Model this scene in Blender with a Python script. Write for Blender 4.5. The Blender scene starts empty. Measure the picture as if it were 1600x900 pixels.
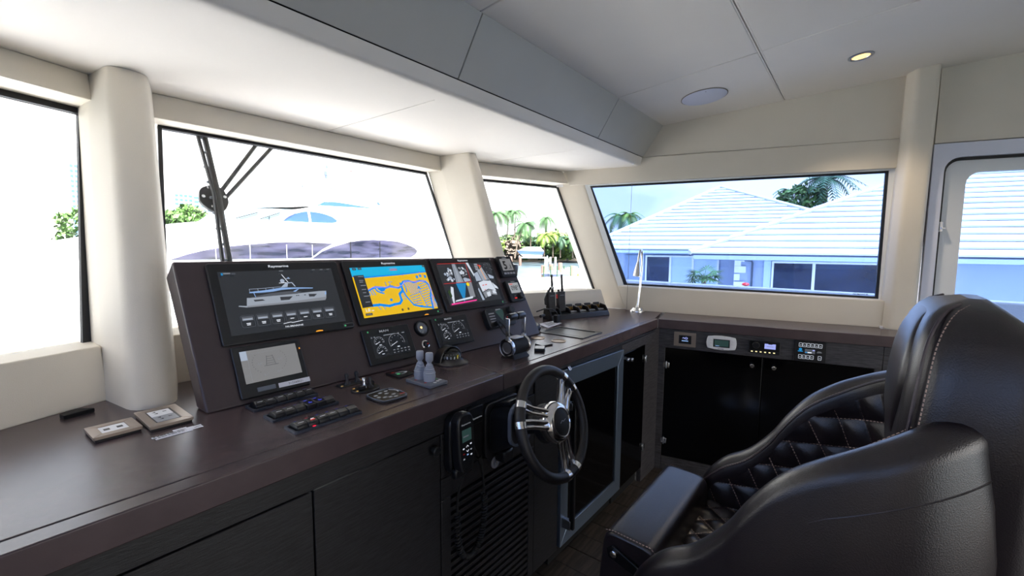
import bpy, bmesh, math, random
from mathutils import Vector, Matrix

S = bpy.context.scene
COL = S.collection
random.seed(7)
H = 1.443           # eye height above the cabin floor; everything is laid out around the eye, then lifted by H

# ------------------------------------------------------------------ camera
cam = bpy.data.objects.new('camera', bpy.data.cameras.new('camera'))
COL.objects.link(cam)
cam.data.sensor_width = 36.0
cam.data.lens = 15.614
cam.data.clip_start = 0.02
cam.data.clip_end = 3000
cam.matrix_world = Matrix(((0.617, 0.068, -0.784, 0), (-0.787, 0.063, -0.614, 0), (0.008, 0.996, 0.093, 0), (0, 0, 0, 1)))
S.camera = cam

# ------------------------------------------------------------------ sky, sun, exposure
W = bpy.data.worlds.new('sky')
S.world = W
W.use_nodes = True
wn_ = W.node_tree
wn_.nodes.clear()
N_ = wn_.nodes.new
w_out = N_('ShaderNodeOutputWorld'); w_bg = N_('ShaderNodeBackground')
w_tc = N_('ShaderNodeTexCoord'); w_sep = N_('ShaderNodeSeparateXYZ')
w_map = N_('ShaderNodeMapping'); w_noise = N_('ShaderNodeTexNoise')
w_cr = N_('ShaderNodeValToRGB'); w_grad = N_('ShaderNodeValToRGB'); w_mix = N_('ShaderNodeMixRGB')
L_ = wn_.links.new
L_(w_tc.outputs['Generated'], w_sep.inputs[0])
L_(w_sep.outputs['Z'], w_grad.inputs[0])
w_grad.color_ramp.elements[0].position = 0.0; w_grad.color_ramp.elements[0].color = (0.97, 0.975, 1.0, 1)
w_grad.color_ramp.elements[1].position = 0.7; w_grad.color_ramp.elements[1].color = (0.68, 0.80, 1.0, 1)
L_(w_tc.outputs['Generated'], w_map.inputs[0]); w_map.inputs['Scale'].default_value = (1.0, 1.0, 2.2)
L_(w_map.outputs[0], w_noise.inputs['Vector']); w_noise.inputs['Scale'].default_value = 3.2; w_noise.inputs['Detail'].default_value = 8
L_(w_noise.outputs['Fac'], w_cr.inputs[0])
w_cr.color_ramp.elements[0].position = 0.40; w_cr.color_ramp.elements[1].position = 0.58
L_(w_cr.outputs[0], w_mix.inputs[0]); L_(w_grad.outputs[0], w_mix.inputs[1]); w_mix.inputs[2].default_value = (1.45, 1.38, 1.30, 1)
L_(w_mix.outputs[0], w_bg.inputs[0]); w_bg.inputs[1].default_value = 1.15
L_(w_bg.outputs[0], w_out.inputs[0])

sun = bpy.data.objects.new('sun', bpy.data.lights.new('sun', 'SUN'))
COL.objects.link(sun)
sun.data.energy = 12.0
sun.data.angle = math.radians(0.6)
sun.data.color = (1.0, 0.96, 0.90)
sun.rotation_euler = Vector((0.20, 0.42, -0.88)).to_track_quat('-Z', 'Y').to_euler()

vs = S.view_settings
vs.view_transform = 'Standard'; vs.look = 'None'; vs.gamma = 1.0; vs.use_curve_mapping = False
vs.exposure = 1.38
S.cycles.max_bounces = 10
S.cycles.diffuse_bounces = 5
S.cycles.glossy_bounces = 4
S.cycles.transparent_max_bounces = 12
S.cycles.caustics_reflective = False
S.cycles.caustics_refractive = False
S.cycles.sample_clamp_indirect = 6.0

# ------------------------------------------------------------------ materials
def srgb(r, g, b):
    f = lambda c: (c / 255 / 12.92) if c <= 10 else ((c / 255 + 0.055) / 1.055) ** 2.4
    return (f(r), f(g), f(b), 1)

MATS = {}
def mat(name, rgb, rough=0.5, metal=0.0, spec=0.5, emit=None, estr=1.0, var=0.0, vscale=20.0, vstretch=(1, 1, 1), bump=0.0, bscale=200.0,
        bstretch=None, coat=0.0, dark=None, kind='noise'):
    m = bpy.data.materials.new(name); MATS[name] = m
    m.use_nodes = True
    t = m.node_tree; b = t.nodes['Principled BSDF']
    c = srgb(*rgb)
    b.inputs['Base Color'].default_value = c
    b.inputs['Roughness'].default_value = rough
    b.inputs['Metallic'].default_value = metal
    b.inputs['Specular IOR Level'].default_value = spec
    b.inputs['Coat Weight'].default_value = coat
    if emit:
        b.inputs['Emission Color'].default_value = srgb(*emit)
        b.inputs['Emission Strength'].default_value = estr
    m.diffuse_color = c
    if var or bump or dark:
        tc = t.nodes.new('ShaderNodeTexCoord')
    if var or dark:
        mp = t.nodes.new('ShaderNodeMapping'); mp.inputs['Scale'].default_value = vstretch
        nz = t.nodes.new('ShaderNodeTexNoise'); nz.inputs['Scale'].default_value = vscale; nz.inputs['Detail'].default_value = 6
        cr = t.nodes.new('ShaderNodeValToRGB')
        d = srgb(*dark) if dark else tuple(x * (1 - var) for x in c[:3]) + (1,)
        l = c if dark else tuple(min(1, x * (1 + var)) for x in c[:3]) + (1,)
        cr.color_ramp.elements[0].position = 0.38; cr.color_ramp.elements[0].color = d
        cr.color_ramp.elements[1].position = 0.62; cr.color_ramp.elements[1].color = l
        t.links.new(tc.outputs['Object'], mp.inputs[0]); t.links.new(mp.outputs[0], nz.inputs['Vector'])
        t.links.new(nz.outputs['Fac'], cr.inputs[0]); t.links.new(cr.outputs[0], b.inputs['Base Color'])
    if bump:
        mp2 = t.nodes.new('ShaderNodeMapping'); mp2.inputs['Scale'].default_value = bstretch or vstretch
        if kind == 'voronoi':
            n2 = t.nodes.new('ShaderNodeTexVoronoi'); o2 = n2.outputs['Distance']
        else:
            n2 = t.nodes.new('ShaderNodeTexNoise'); n2.inputs['Detail'].default_value = 4; o2 = n2.outputs['Fac']
        n2.inputs['Scale'].default_value = bscale
        bp = t.nodes.new('ShaderNodeBump'); bp.inputs['Strength'].default_value = bump; bp.inputs['Distance'].default_value = 0.002
        t.links.new(tc.outputs['Object'], mp2.inputs[0]); t.links.new(mp2.outputs[0], n2.inputs['Vector'])
        t.links.new(o2, bp.inputs['Height']); t.links.new(bp.outputs[0], b.inputs['Normal'])
    return m

def glass_mat(name, tint, refl=0.06, rough=0.0):
    m = bpy.data.materials.new(name); MATS[name] = m
    m.use_nodes = True; t = m.node_tree; t.nodes.clear()
    o = t.nodes.new('ShaderNodeOutputMaterial'); mx = t.nodes.new('ShaderNodeMixShader')
    tr = t.nodes.new('ShaderNodeBsdfTransparent'); gl = t.nodes.new('ShaderNodeBsdfGlossy')
    lw0 = t.nodes.new('ShaderNodeLayerWeight'); lw0.inputs['Blend'].default_value = 0.5
    pw = t.nodes.new('ShaderNodeMath'); pw.operation = 'POWER'; pw.inputs[1].default_value = 4.5; t.links.new(lw0.outputs['Facing'], pw.inputs[0])
    lw = t.nodes.new('ShaderNodeMath'); lw.operation = 'MULTIPLY_ADD'; lw.inputs[1].default_value = 0.45; lw.inputs[2].default_value = refl * .4; t.links.new(pw.outputs[0], lw.inputs[0])
    tr.inputs[0].default_value = tint + (1,); gl.inputs['Roughness'].default_value = rough
    t.links.new(lw.outputs[0], mx.inputs[0]); t.links.new(tr.outputs[0], mx.inputs[1]); t.links.new(gl.outputs[0], mx.inputs[2])
    t.links.new(mx.outputs[0], o.inputs[0])
    return m

mat('leather_beige', (214, 206, 192), 0.62, var=0.02, vscale=3, bump=0.12, bscale=420, kind='voronoi')
mat('leather_beam', (190, 188, 182), 0.65, var=0.02, vscale=3, bump=0.12, bscale=420, kind='voronoi')
mat('ceiling_fabric', (230, 224, 217), 0.8, var=0.015, vscale=2, bump=0.08, bscale=500)
mat('seam', (120, 112, 100), 0.8)
mat('seam_dark', (40, 38, 36), 0.8)
mat('frame_white', (222, 224, 226), 0.35)
mat('gasket', (18, 20, 26), 0.45)
mat('worktop', (76, 63, 65), 0.27, spec=0.6, var=0.07, vscale=14, bump=0.05, bscale=500)
mat('console', (66, 55, 57), 0.33, var=0.04, vscale=12, bump=0.06, bscale=700)
mat('wood_dark', (33, 32, 36), 0.5, dark=(11, 10, 13), vscale=16, vstretch=(1.2, 14, 14), bump=0.35, bscale=60, bstretch=(1, 12, 12))
mat('wood_grey', (74, 72, 75), 0.5, dark=(44, 42, 45), vscale=16, vstretch=(1.2, 14, 14), bump=0.3, bscale=60, bstretch=(1, 12, 12))
mat('plank', (70, 62, 56), 0.5, dark=(46, 41, 38), vscale=5, vstretch=(1.5, 14, 14), bump=0.3, bscale=40, bstretch=(1, 12, 12))
mat('black_glass', (4, 4, 6), 0.12, spec=0.25)
mat('void', (4, 4, 5), 0.9)
mat('steel', (176, 180, 188), 0.28, metal=1.0, bump=0.05, bscale=40, bstretch=(1, 60, 1))
mat('brushed_aluminium', (128, 144, 164), 0.36, metal=0.8)
mat('chrome', (232, 232, 234), 0.14, metal=1.0)
mat('brass', (214, 168, 92), 0.25, metal=1.0)
mat('black_plastic', (26, 27, 31), 0.30)
mat('black_matte', (18, 18, 20), 0.6)
mat('bezel', (30, 31, 34), 0.30)
mat('switch_frame', (74, 80, 94), 0.3, metal=0.5)
mat('rubber', (14, 14, 16), 0.55)
mat('grey_plastic', (158, 164, 178), 0.45)
mat('grey_plate', (104, 110, 122), 0.4)
mat('bronze_plate', (160, 146, 134), 0.34, metal=0.6)
mat('white_plastic', (236, 236, 240), 0.35)
mat('silver_plastic', (150, 152, 160), 0.4)
mat('leather_black', (33, 26, 30), 0.31, spec=0.7, var=0.06, vscale=8, bump=0.14, bscale=420, kind='voronoi')
mat('leather_wheel', (30, 27, 29), 0.42, bump=0.2, bscale=500, kind='voronoi')
mat('thread', (176, 150, 138), 0.7)
mat('piping', (72, 62, 66), 0.4)
mat('speaker_white', (214, 217, 232), 0.6)
mat('paper', (232, 232, 240), 0.7)
mat('ink', (60, 60, 74), 0.7)
mat('lcd', (178, 178, 172), 0.35)
mat('red_paint', (214, 30, 36), 0.5)
mat('green_paint', (40, 190, 70), 0.5)
mat('cup_steel', (150, 132, 112), 0.3, metal=0.9)
# exterior
mat('gelcoat', (240, 240, 242), 0.25)
mat('yacht_window', (26, 28, 44), 0.08, spec=0.8, dark=(70, 68, 92), vscale=1.2, vstretch=(0.6, 1, 3.5))
mat('yacht_window_blue', (44, 78, 150), 0.10, spec=0.5)
mat('yacht_glass_pale', (150, 176, 188), 0.15)
mat('lettering_grey', (200, 200, 206), 0.5)
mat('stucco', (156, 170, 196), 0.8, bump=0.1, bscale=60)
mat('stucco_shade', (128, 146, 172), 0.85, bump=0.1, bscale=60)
mat('roof_tile', (186, 188, 192), 0.7, var=0.08, vscale=1.5, vstretch=(0.5, 1, 1))
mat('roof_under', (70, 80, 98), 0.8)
mat('house_glass', (34, 44, 70), 0.05, spec=0.8, var=0.35, vscale=0.8)
mat('curtain_white', (186, 206, 226), 0.85)
mat('frond', (52, 88, 46), 0.55, var=0.25, vscale=3)
mat('frond_light', (96, 122, 40), 0.55, var=0.2, vscale=3)
mat('frond_dark', (40, 76, 52), 0.55, var=0.25, vscale=3)
mat('leaf', (70, 104, 46), 0.6, var=0.3, vscale=2)
mat('trunk', (104, 92, 82), 0.85, var=0.2, vscale=6)
mat('water', (70, 84, 92), 0.30, spec=0.25, var=0.3, vscale=0.25, vstretch=(1, 3, 1), bump=0.6, bscale=1.4)
mat('concrete', (222, 220, 214), 0.85, var=0.05, vscale=1)
mat('seawall', (196, 180, 160), 0.85, var=0.12, vscale=1)
mat('piling', (116, 92, 84), 0.85)
mat('boat_cover', (232, 236, 242), 0.6)
mat('boat_blue', (96, 124, 190), 0.4)
mat('tower', (170, 190, 212), 0.6)
mat('tower_glass', (70, 112, 156), 0.2)
mat('teak', (196, 156, 120), 0.6, var=0.15, vscale=30)
mat('canvas_brown', (122, 104, 100), 0.8)
mat('grey_blue_paint', (84, 96, 126), 0.5)
mat('black_metal', (22, 23, 26), 0.35, metal=0.3)
glass_mat('glass_clear', (0.965, 0.98, 0.985), 0.06)
glass_mat('glass_tint', (0.48, 0.58, 0.77), 0.07)
glass_mat('glass_dome', (0.85, 0.88, 0.90), 0.10)
# screens and lamps give off their own light
def em(name, rgb, s=1.0): return mat(name, (6, 7, 9), 0.25, emit=rgb, estr=s * 0.40)
em('e_bg', (40, 43, 48), 1.0); em('e_dark', (20, 23, 28), 1.0); em('e_white', (225, 230, 240), 1.0); em('e_grey', (128, 132, 140), 1.0)
em('e_steel', (160, 172, 190), 1.0); em('e_blue', (132, 166, 214), 1.0); em('e_cyan', (20, 176, 222), 1.0); em('e_sea', (0, 134, 232), 1.0)
em('e_sand', (228, 184, 26), 1.0); em('e_purple', (170, 140, 236), 1.0); em('e_pink', (240, 60, 150), 1.0); em('e_red', (226, 48, 40), 1.0)
em('e_orange', (250, 160, 40), 1.2); em('e_green', (70, 170, 110), 1.0); em('e_teal', (24, 130, 190), 1.0); em('e_deck', (150, 158, 170), 1.0)
em('e_pale', (206, 214, 226), 1.0); em('e_lcd', (136, 136, 138), 0.8); em('e_lcd2', (150, 154, 158), 1.0); em('e_mid', (78, 82, 90), 1.0)
em('e_lav', (160, 170, 240), 1.0); em('e_ledblue', (60, 70, 210), 1.0); em('e_ledred', (255, 40, 70), 1.5); em('e_backlit', (240, 228, 170), 1.2)
em('e_lamp', (255, 190, 112), 3.2); em('e_black', (6, 7, 9), 0.6); em('e_yellow', (240, 214, 30), 1.0); em('e_lcdgreen', (40, 62, 60), 0.9)
em('e_ink', (54, 56, 62), 1.0)

# ------------------------------------------------------------------ mesh builder
class MB:
    def __init__(s):
        s.v = []; s.f = []; s.m = []
    def add(s, vs, fs, mi=0):
        o = len(s.v)
        s.v += [tuple(p) for p in vs]
        s.f += [tuple(o + i for i in f) for f in fs]
        s.m += [mi] * len(fs)
        return s
    def box(s, x0, x1, y0, y1, z0, z1, mi=0):
        v = [(x, y, z) for x in (x0, x1) for y in (y0, y1) for z in (z0, z1)]
        return s.add(v, [(0, 1, 3, 2), (4, 6, 7, 5), (0, 4, 5, 1), (2, 3, 7, 6), (0, 2, 6, 4), (1, 5, 7, 3)], mi)
    def hexa(s, a, b, mi=0):
        """two matching polygons a (bottom) and b (top), any length"""
        n = len(a)
        return s.add(list(a) + list(b), [tuple(range(n - 1, -1, -1)), tuple(range(n, 2 * n))] +
                     [(i, (i + 1) % n, n + (i + 1) % n, n + i) for i in range(n)], mi)
    def prism(s, poly, z0, z1, mi=0):
        return s.hexa([(x, y, z0) for x, y in poly], [(x, y, z1) for x, y in poly], mi)
    def lathe(s, prof, seg=24, mi=0, M=None, caps=True):
        n = len(prof); vs = []
        for i in range(seg):
            a = 2 * math.pi * i / seg
            for r, z in prof: vs.append(Vector((r * math.cos(a), r * math.sin(a), z)))
        if M: vs = [M @ p for p in vs]
        fs = []
        for i in range(seg):
            j = (i + 1) % seg
            for k in range(n - 1): fs.append((i * n + k, j * n + k, j * n + k + 1, i * n + k + 1))
        if caps:
            fs.append(tuple(i * n for i in range(seg - 1, -1, -1))); fs.append(tuple(i * n + n - 1 for i in range(seg)))
        return s.add(vs, fs, mi)
    def tube(s, pts, r, seg=8, mi=0, closed=False, caps=True):
        pts = [Vector(p) for p in pts]; n = len(pts); vs = []; up = None
        rr = r if isinstance(r, (list, tuple)) else [r] * n
        for i, p in enumerate(pts):
            if closed: d = pts[(i + 1) % n] - pts[i - 1]
            else: d = pts[min(i + 1, n - 1)] - pts[max(i - 1, 0)]
            d.normalize()
            if up is None:
                up = Vector((0, 0, 1)) if abs(d.z) < 0.9 else Vector((1, 0, 0))
            up = (up - d * up.dot(d)).normalized(); w = d.cross(up)
            for k in range(seg):
                a = 2 * math.pi * k / seg
                vs.append(p + (up * math.cos(a) + w * math.sin(a)) * rr[i])
        fs = []
        for i in range(n if closed else n - 1):
            j = (i + 1) % n
            for k in range(seg):
                l = (k + 1) % seg
                fs.append((i * seg + k, i * seg + l, j * seg + l, j * seg + k))
        if caps and not closed:
            fs.append(tuple(range(seg - 1, -1, -1))); fs.append(tuple((n - 1) * seg + k for k in range(seg)))
        return s.add(vs, fs, mi)
    def grid(s, rows, mi=0, closed=False):
        n = len(rows[0]); vs = [p for r in rows for p in r]; fs = []
        for i in range(len(rows) - 1):
            for k in range(n if closed else n - 1):
                l = (k + 1) % n
                fs.append((i * n + k, i * n + l, (i + 1) * n + l, (i + 1) * n + k))
        return s.add(vs, fs, mi)
    def sphere(s, c, r, seg=16, rings=10, mi=0, z0=-1.0):
        c = Vector(c); rr = r if isinstance(r, (tuple, list)) else (r, r, r)
        rows = []
        a0 = math.asin(max(-1, z0))
        for i in range(rings + 1):
            a = a0 + (math.pi / 2 - a0) * i / rings
            rows.append([c + Vector((rr[0] * math.cos(a) * math.cos(2 * math.pi * k / seg), rr[1] * math.cos(a) * math.sin(2 * math.pi * k / seg), rr[2] * math.sin(a))) for k in range(seg)])
        return s.grid(rows, mi, closed=True)

def build(name, mb, mats, parent=None, bevel=0.0, seg=2, smooth=True, ang=38, M=None, fix=True):
    me = bpy.data.meshes.new(name)
    me.from_pydata(mb.v, [], mb.f)
    ml = mats if isinstance(mats, (list, tuple)) else [mats]
    for m in ml: me.materials.append(MATS[m])
    if len(ml) > 1: me.polygons.foreach_set('material_index', mb.m)
    if fix:
        b = bmesh.new(); b.from_mesh(me); bmesh.ops.recalc_face_normals(b, faces=b.faces); b.to_mesh(me); b.free()
    if smooth:
        me.polygons.foreach_set('use_smooth', [True] * len(me.polygons))
        me.set_sharp_from_angle(angle=math.radians(ang))
    o = bpy.data.objects.new(name, me); COL.objects.link(o)
    if parent: o.parent = parent
    if M: o.matrix_local = M
    if bevel:
        md = o.modifiers.new('bevel', 'BEVEL'); md.width = bevel; md.segments = seg; md.limit_method = 'ANGLE'; md.angle_limit = math.radians(30)
        md.harden_normals = False
    return o

def tag(o, label=None, cat=None, group=None, kind=None):
    if label: o['label'] = label
    if cat: o['category'] = cat
    if group: o['group'] = group
    if kind: o['kind'] = kind
    return o

def thing(name, label, cat, M=None, group=None):
    o = bpy.data.objects.new(name, None); COL.objects.link(o)
    o.empty_display_size = 0.05
    if M is not None: o.matrix_world = M if isinstance(M, Matrix) else Matrix.Translation(M)
    return tag(o, label, cat, group)

def structure(name):
    o = bpy.data.objects.new(name, None); COL.objects.link(o); o['kind'] = 'structure'; o.empty_display_size = 0.1
    return o

def copy_tree(src, M, label=None):
    c = src.copy(); COL.objects.link(c); c.matrix_world = M
    if label: c['label'] = label
    for ch in src.children:
        d = ch.copy(); COL.objects.link(d); d.parent = c; d.matrix_parent_inverse = ch.matrix_parent_inverse.copy(); d.matrix_local = ch.matrix_local.copy()
        for g in ch.children:
            e = g.copy(); COL.objects.link(e); e.parent = d; e.matrix_local = g.matrix_local.copy()
    return c

def T(x, y, z): return Matrix.Translation((x, y, z))
def RZ(a): return Matrix.Rotation(a, 4, 'Z')
def RX(a): return Matrix.Rotation(a, 4, 'X')
def RY(a): return Matrix.Rotation(a, 4, 'Y')
def frame(o, x, y, z):
    x, y, z = Vector(x), Vector(y), Vector(z)
    return Matrix(((x.x, y.x, z.x, o[0]), (x.y, y.y, z.y, o[1]), (x.z, y.z, z.z, o[2]), (0, 0, 0, 1)))

def rounded(x0, x1, y0, y1, r, n=4):
    pts = []
    for cx, cy, a0 in ((x1 - r, y1 - r, 0), (x0 + r, y1 - r, 90), (x0 + r, y0 + r, 180), (x1 - r, y0 + r, 270)):
        for i in range(n + 1):
            a = math.radians(a0 + 90 * i / n); pts.append((cx + r * math.cos(a), cy + r * math.sin(a)))
    return pts
def circle(cx, cy, r, n=20, ry=None):
    return [(cx + r * math.cos(2 * math.pi * i / n), cy + (ry or r) * math.sin(2 * math.pi * i / n)) for i in range(n)]

# flat print and screen graphics: polygons in a 2-D frame, each a hair above the one before
_txt = {}
def text_mesh(s, bold=0.0):
    k = (s, bold)
    if k not in _txt:
        cu = bpy.data.curves.new('lettering', 'FONT'); cu.body = s; cu.resolution_u = 2; cu.size = 1.0; cu.offset = bold
        o = bpy.data.objects.new('lettering', cu)
        me = bpy.data.meshes.new_from_object(o)
        vs = [(v.co.x, v.co.y) for v in me.vertices]; fs = [tuple(p.vertices) for p in me.polygons]
        bpy.data.objects.remove(o); bpy.data.curves.remove(cu); bpy.data.meshes.remove(me)
        _txt[k] = (vs, fs)
    return _txt[k]

class Print:
    def __init__(s, z=0.0, eps=0.00012):
        s.mb = MB(); s.mats = []; s.z = z; s.eps = eps
    def _m(s, m):
        if m not in s.mats: s.mats.append(m)
        s.z += s.eps
        return s.mats.index(m)
    def poly(s, pts, m):
        i = s._m(m); s.mb.add([(x, y, s.z) for x, y in pts], [tuple(range(len(pts)))], i); return s
    def polys(s, pl, m):
        i = s._m(m)
        for pts in pl: s.mb.add([(x, y, s.z) for x, y in pts], [tuple(range(len(pts)))], i)
        return s
    def rect(s, x0, x1, y0, y1, m): return s.poly([(x0, y0), (x1, y0), (x1, y1), (x0, y1)], m)
    def line(s, pts, w, m):
        i = s._m(m)
        for a, b in zip(pts, pts[1:]):
            a, b = Vector(a), Vector(b); d = b - a
            if d.length < 1e-9: continue
            d.normalize(); n = Vector((-d.y, d.x)) * w / 2; e = d * w * 0.3
            s.mb.add([(p.x, p.y, s.z) for p in (a - n - e, b - n + e, b + n + e, a + n - e)], [(0, 1, 2, 3)], i)
        return s
    def arc(s, cx, cy, r, a0, a1, w, m, n=20):
        return s.line([(cx + r * math.cos(math.radians(a0 + (a1 - a0) * k / n)), cy + r * math.sin(math.radians(a0 + (a1 - a0) * k / n))) for k in range(n + 1)], w, m)
    def text(s, body, x, y, size, m, align='c', bold=0.0, sx=1.0, slant=0.0):
        vs, fs = text_mesh(body, bold)
        if not vs: return s
        x0 = min(v[0] for v in vs); x1 = max(v[0] for v in vs); k = size / 0.7
        ox = {'c': (x0 + x1) / 2, 'l': x0, 'r': x1}[align]
        i = s._m(m)
        s.mb.add([(x + ((vx - ox) * sx + vy * slant) * k, y + (vy - 0.36) * k, s.z) for vx, vy in vs], fs, i)
        return s
    def build(s, name, parent, M=None):
        return build(name, s.mb, s.mats, parent, smooth=False, M=M, fix=False)

# ------------------------------------------------------------------ the cabin shell
WD = Vector((-0.2010, 0.9796, 0)); WN = Vector((-0.9796, -0.2010, 0)); CN = Vector((2.776, 0.992, 0))
FW = frame(CN, -WD, (0, 0, 1), WN)            # starboard wall frame: x aft, y up, z into the cabin
FC = frame((0, 0.985, 0), (1, 0, 0), (0, 0, 1), (0, -1, 0))   # front cabinets: x to starboard, y up, z to the driver
def ceil_z(y): return 0.841 - 0.1 * (y - 1.129)
def rpoly(poly, r, which=None, n=4):
    out = []; N = len(poly)
    for i, p in enumerate(poly):
        p = Vector(p)
        if which is not None and i not in which: out += [tuple(p)] * (n + 1); continue
        a = Vector(poly[i - 1]) - p; b = Vector(poly[(i + 1) % N]) - p
        ra = min(r, a.length * .45); rb = min(r, b.length * .45)
        p0 = p + a.normalized() * ra; p2 = p + b.normalized() * rb
        for k in range(n + 1):
            t = k / n; out.append(tuple(p0 * (1 - t) ** 2 + p * 2 * t * (1 - t) + p2 * t * t))
    return out
def post(name, bottom, top, z0, z1, m, parent, r=0.03, which=None):
    a = rpoly(bottom, r, which); b = rpoly(top, r, which)
    mb = MB(); mb.hexa([(x, y, z0) for x, y in a], [(x, y, z1) for x, y in b])
    return build(name, mb, m, parent, ang=50)

# floor of dark oak planks
fl = structure('floor')
mb = MB(); mb.box(-1.6, 4.2, -3.4, 2.1, -1.50, -1.452); build('subfloor', mb, 'void', fl)
protos = []
for k in range(3):
    mb = MB(); mb.box(-0.059, 0.059, 0, 1.56, 0, 0.009)
    protos.append(build('plank', mb, 'plank', fl, bevel=0.002, seg=1))
first = [True] * 3
for i in range(34):
    x = 0.02 + i * 0.121
    if x > 3.8: break
    for j in range(4):
        q = protos[(i + j) % 3]
        if first[(i + j) % 3]: o = q; first[(i + j) % 3] = False
        else: o = q.copy(); COL.objects.link(o)
        o.matrix_local = T(x, -4.25 + j * 1.562 + (0.7 if i % 2 else 0.0), -1.452)

# windscreen wall: three raked facets
wf = structure('wall_front')
def yG(z): return 2.27 + 0.434 * (z - 0.48)
def gR(x, z): return 3.115 + 0.434 * (z - 0.48) - 0.395 * x
def gL(x, z): return 2.093 + 0.434 * (z - 0.48) + 0.395 * x
def facet_bar(name, x0, x1, lo, hi, m):
    """lo, hi: (z, f_front(x), f_back(x))"""
    z0, f0, b0 = lo; z1, f1, b1 = hi
    mb = MB(); mb.hexa([(x0, f0(x0), z0), (x1, f0(x1), z0), (x1, b0(x1), z0), (x0, b0(x0), z0)], [(x0, f1(x0), z1), (x1, f1(x1), z1), (x1, b1(x1), z1), (x0, b1(x0), z1)])
    return build(name, mb, m, wf, bevel=0.004)
facet_bar('sill_panel', 0.40, 2.16, (-0.452, lambda x: 1.72, lambda x: 1.95), (-0.302, lambda x: 1.785, lambda x: 1.95), 'leather_beige')
facet_bar('sill_panel', 2.10, 2.92, (-0.452, lambda x: 2.565 - .395 * x, lambda x: 2.80 - .395 * x), (-0.302, lambda x: 2.62 - .395 * x, lambda x: 2.80 - .395 * x), 'leather_beige')
facet_bar('sill_panel', -0.62, 0.268, (-0.452, lambda x: 1.583 + .395 * x, lambda x: 1.80 + .395 * x), (-0.302, lambda x: 1.648 + .395 * x, lambda x: 1.80 + .395 * x), 'leather_beige')
facet_bar('header', 0.50, 2.03, (0.48, lambda x: 2.15, lambda x: 2.36), (0.575, lambda x: 2.168, lambda x: 2.36), 'leather_beige')
facet_bar('header', 2.12, 2.965, (0.48, lambda x: 2.955 - .395 * x, lambda x: 3.16 - .395 * x), (0.575, lambda x: 3.009 - .395 * x, lambda x: 3.2 - .395 * x), 'leather_beige')
facet_bar('header', -0.70, 0.345, (0.48, lambda x: 1.935 + .395 * x, lambda x: 2.14 + .395 * x), (0.575, lambda x: 1.977 + .395 * x, lambda x: 2.18 + .395 * x), 'leather_beige')
post('pillar', [(.258, 1.70), (.285, 1.508), (.38, 1.50), (.44, 1.72), (.46, 1.90), (.245, 1.86)],
     [(.345, 2.14), (.368, 1.944), (.469, 1.955), (.529, 2.158), (.555, 2.33), (.335, 2.30)], -0.45, 0.575, 'leather_beige', wf, 0.045, (1, 2))
post('pillar', [(1.955, 1.73), (1.904, 1.477), (2.005, 1.465), (2.12, 1.69), (2.15, 1.86), (1.99, 1.9)],
     [(2.004, 2.181), (2.033, 1.94), (2.094, 1.921), (2.15, 2.12), (2.2, 2.28), (1.992, 2.30)], -0.45, 0.575, 'leather_beige', wf, 0.03, (1, 2))
post('corner_pillar', [(3.03, 1.52), (3.082, 1.342), (3.2, 1.37), (3.15, 1.65)], [(3.03, 1.965), (3.005, 1.71), (3.12, 1.74), (3.15, 2.1)], -0.45, 0.575, 'leather_beige', wf, 0.02, (1,))
post('corner_pillar', [(-.55, 1.52), (-.602, 1.342), (-.72, 1.37), (-.67, 1.65)], [(-.55, 1.965), (-.525, 1.71), (-.64, 1.74), (-.67, 2.1)], -0.45, 0.575, 'leather_beige', wf, 0.02, (1,))

def pane(name, corners, n, gm, gask=0.02, frame_m='gasket'):
    """a window: black gasket ring and a thin pane; corners counter-clockwise, n points outward"""
    w = structure(name)
    c = [Vector(p) for p in corners]; n = Vector(n).normalized(); mid = sum(c, Vector()) / len(c)
    N = len(c); inner = []
    for i, p in enumerate(c):
        a = (c[i - 1] - p).normalized(); b = (c[(i + 1) % N] - p).normalized()
        sn = a.cross(b).length or 1
        inner.append(p + (a + b) * gask / sn)
    mb = MB()
    o2 = [p + n * 0.012 for p in c]; i2 = [p + n * 0.012 for p in inner]
    for i in range(N):
        j = (i + 1) % N
        mb.hexa([c[i], c[j], inner[j], inner[i]], [o2[i], o2[j], i2[j], i2[i]])
    build('gasket', mb, frame_m, w, smooth=False)
    mb = MB(); g0 = [p + n * 0.004 for p in inner]; mb.hexa(g0, [p + n * 0.009 for p in g0]); build('pane', mb, gm, w, smooth=False)
    return w
RN = Vector((0, 1, -0.434)).normalized()
pane('window_1', [(-.48, gL(-.48, -.335), -.335), (.262, gL(.262, -.335), -.335), (.352, gL(.352, .48), .48), (-.48, gL(-.48, .48), .48)], Vector((-.395, 1, -.434)), 'glass_clear', 0.024)
pane('window_2', [(.462, yG(-.335), -.335), (2.012, yG(-.335), -.335), (1.988, yG(.48), .48), (.568, yG(.48), .48)], RN, 'glass_clear', 0.014)
pane('window_3', [(2.12, gR(2.12, -.335), -.335), (3.03, gR(3.03, -.335), -.335), (3.03, gR(3.03, .48), .48), (2.16, gR(2.16, .48), .48)], Vector((.395, 1, -.434)), 'glass_clear', 0.016)

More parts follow.
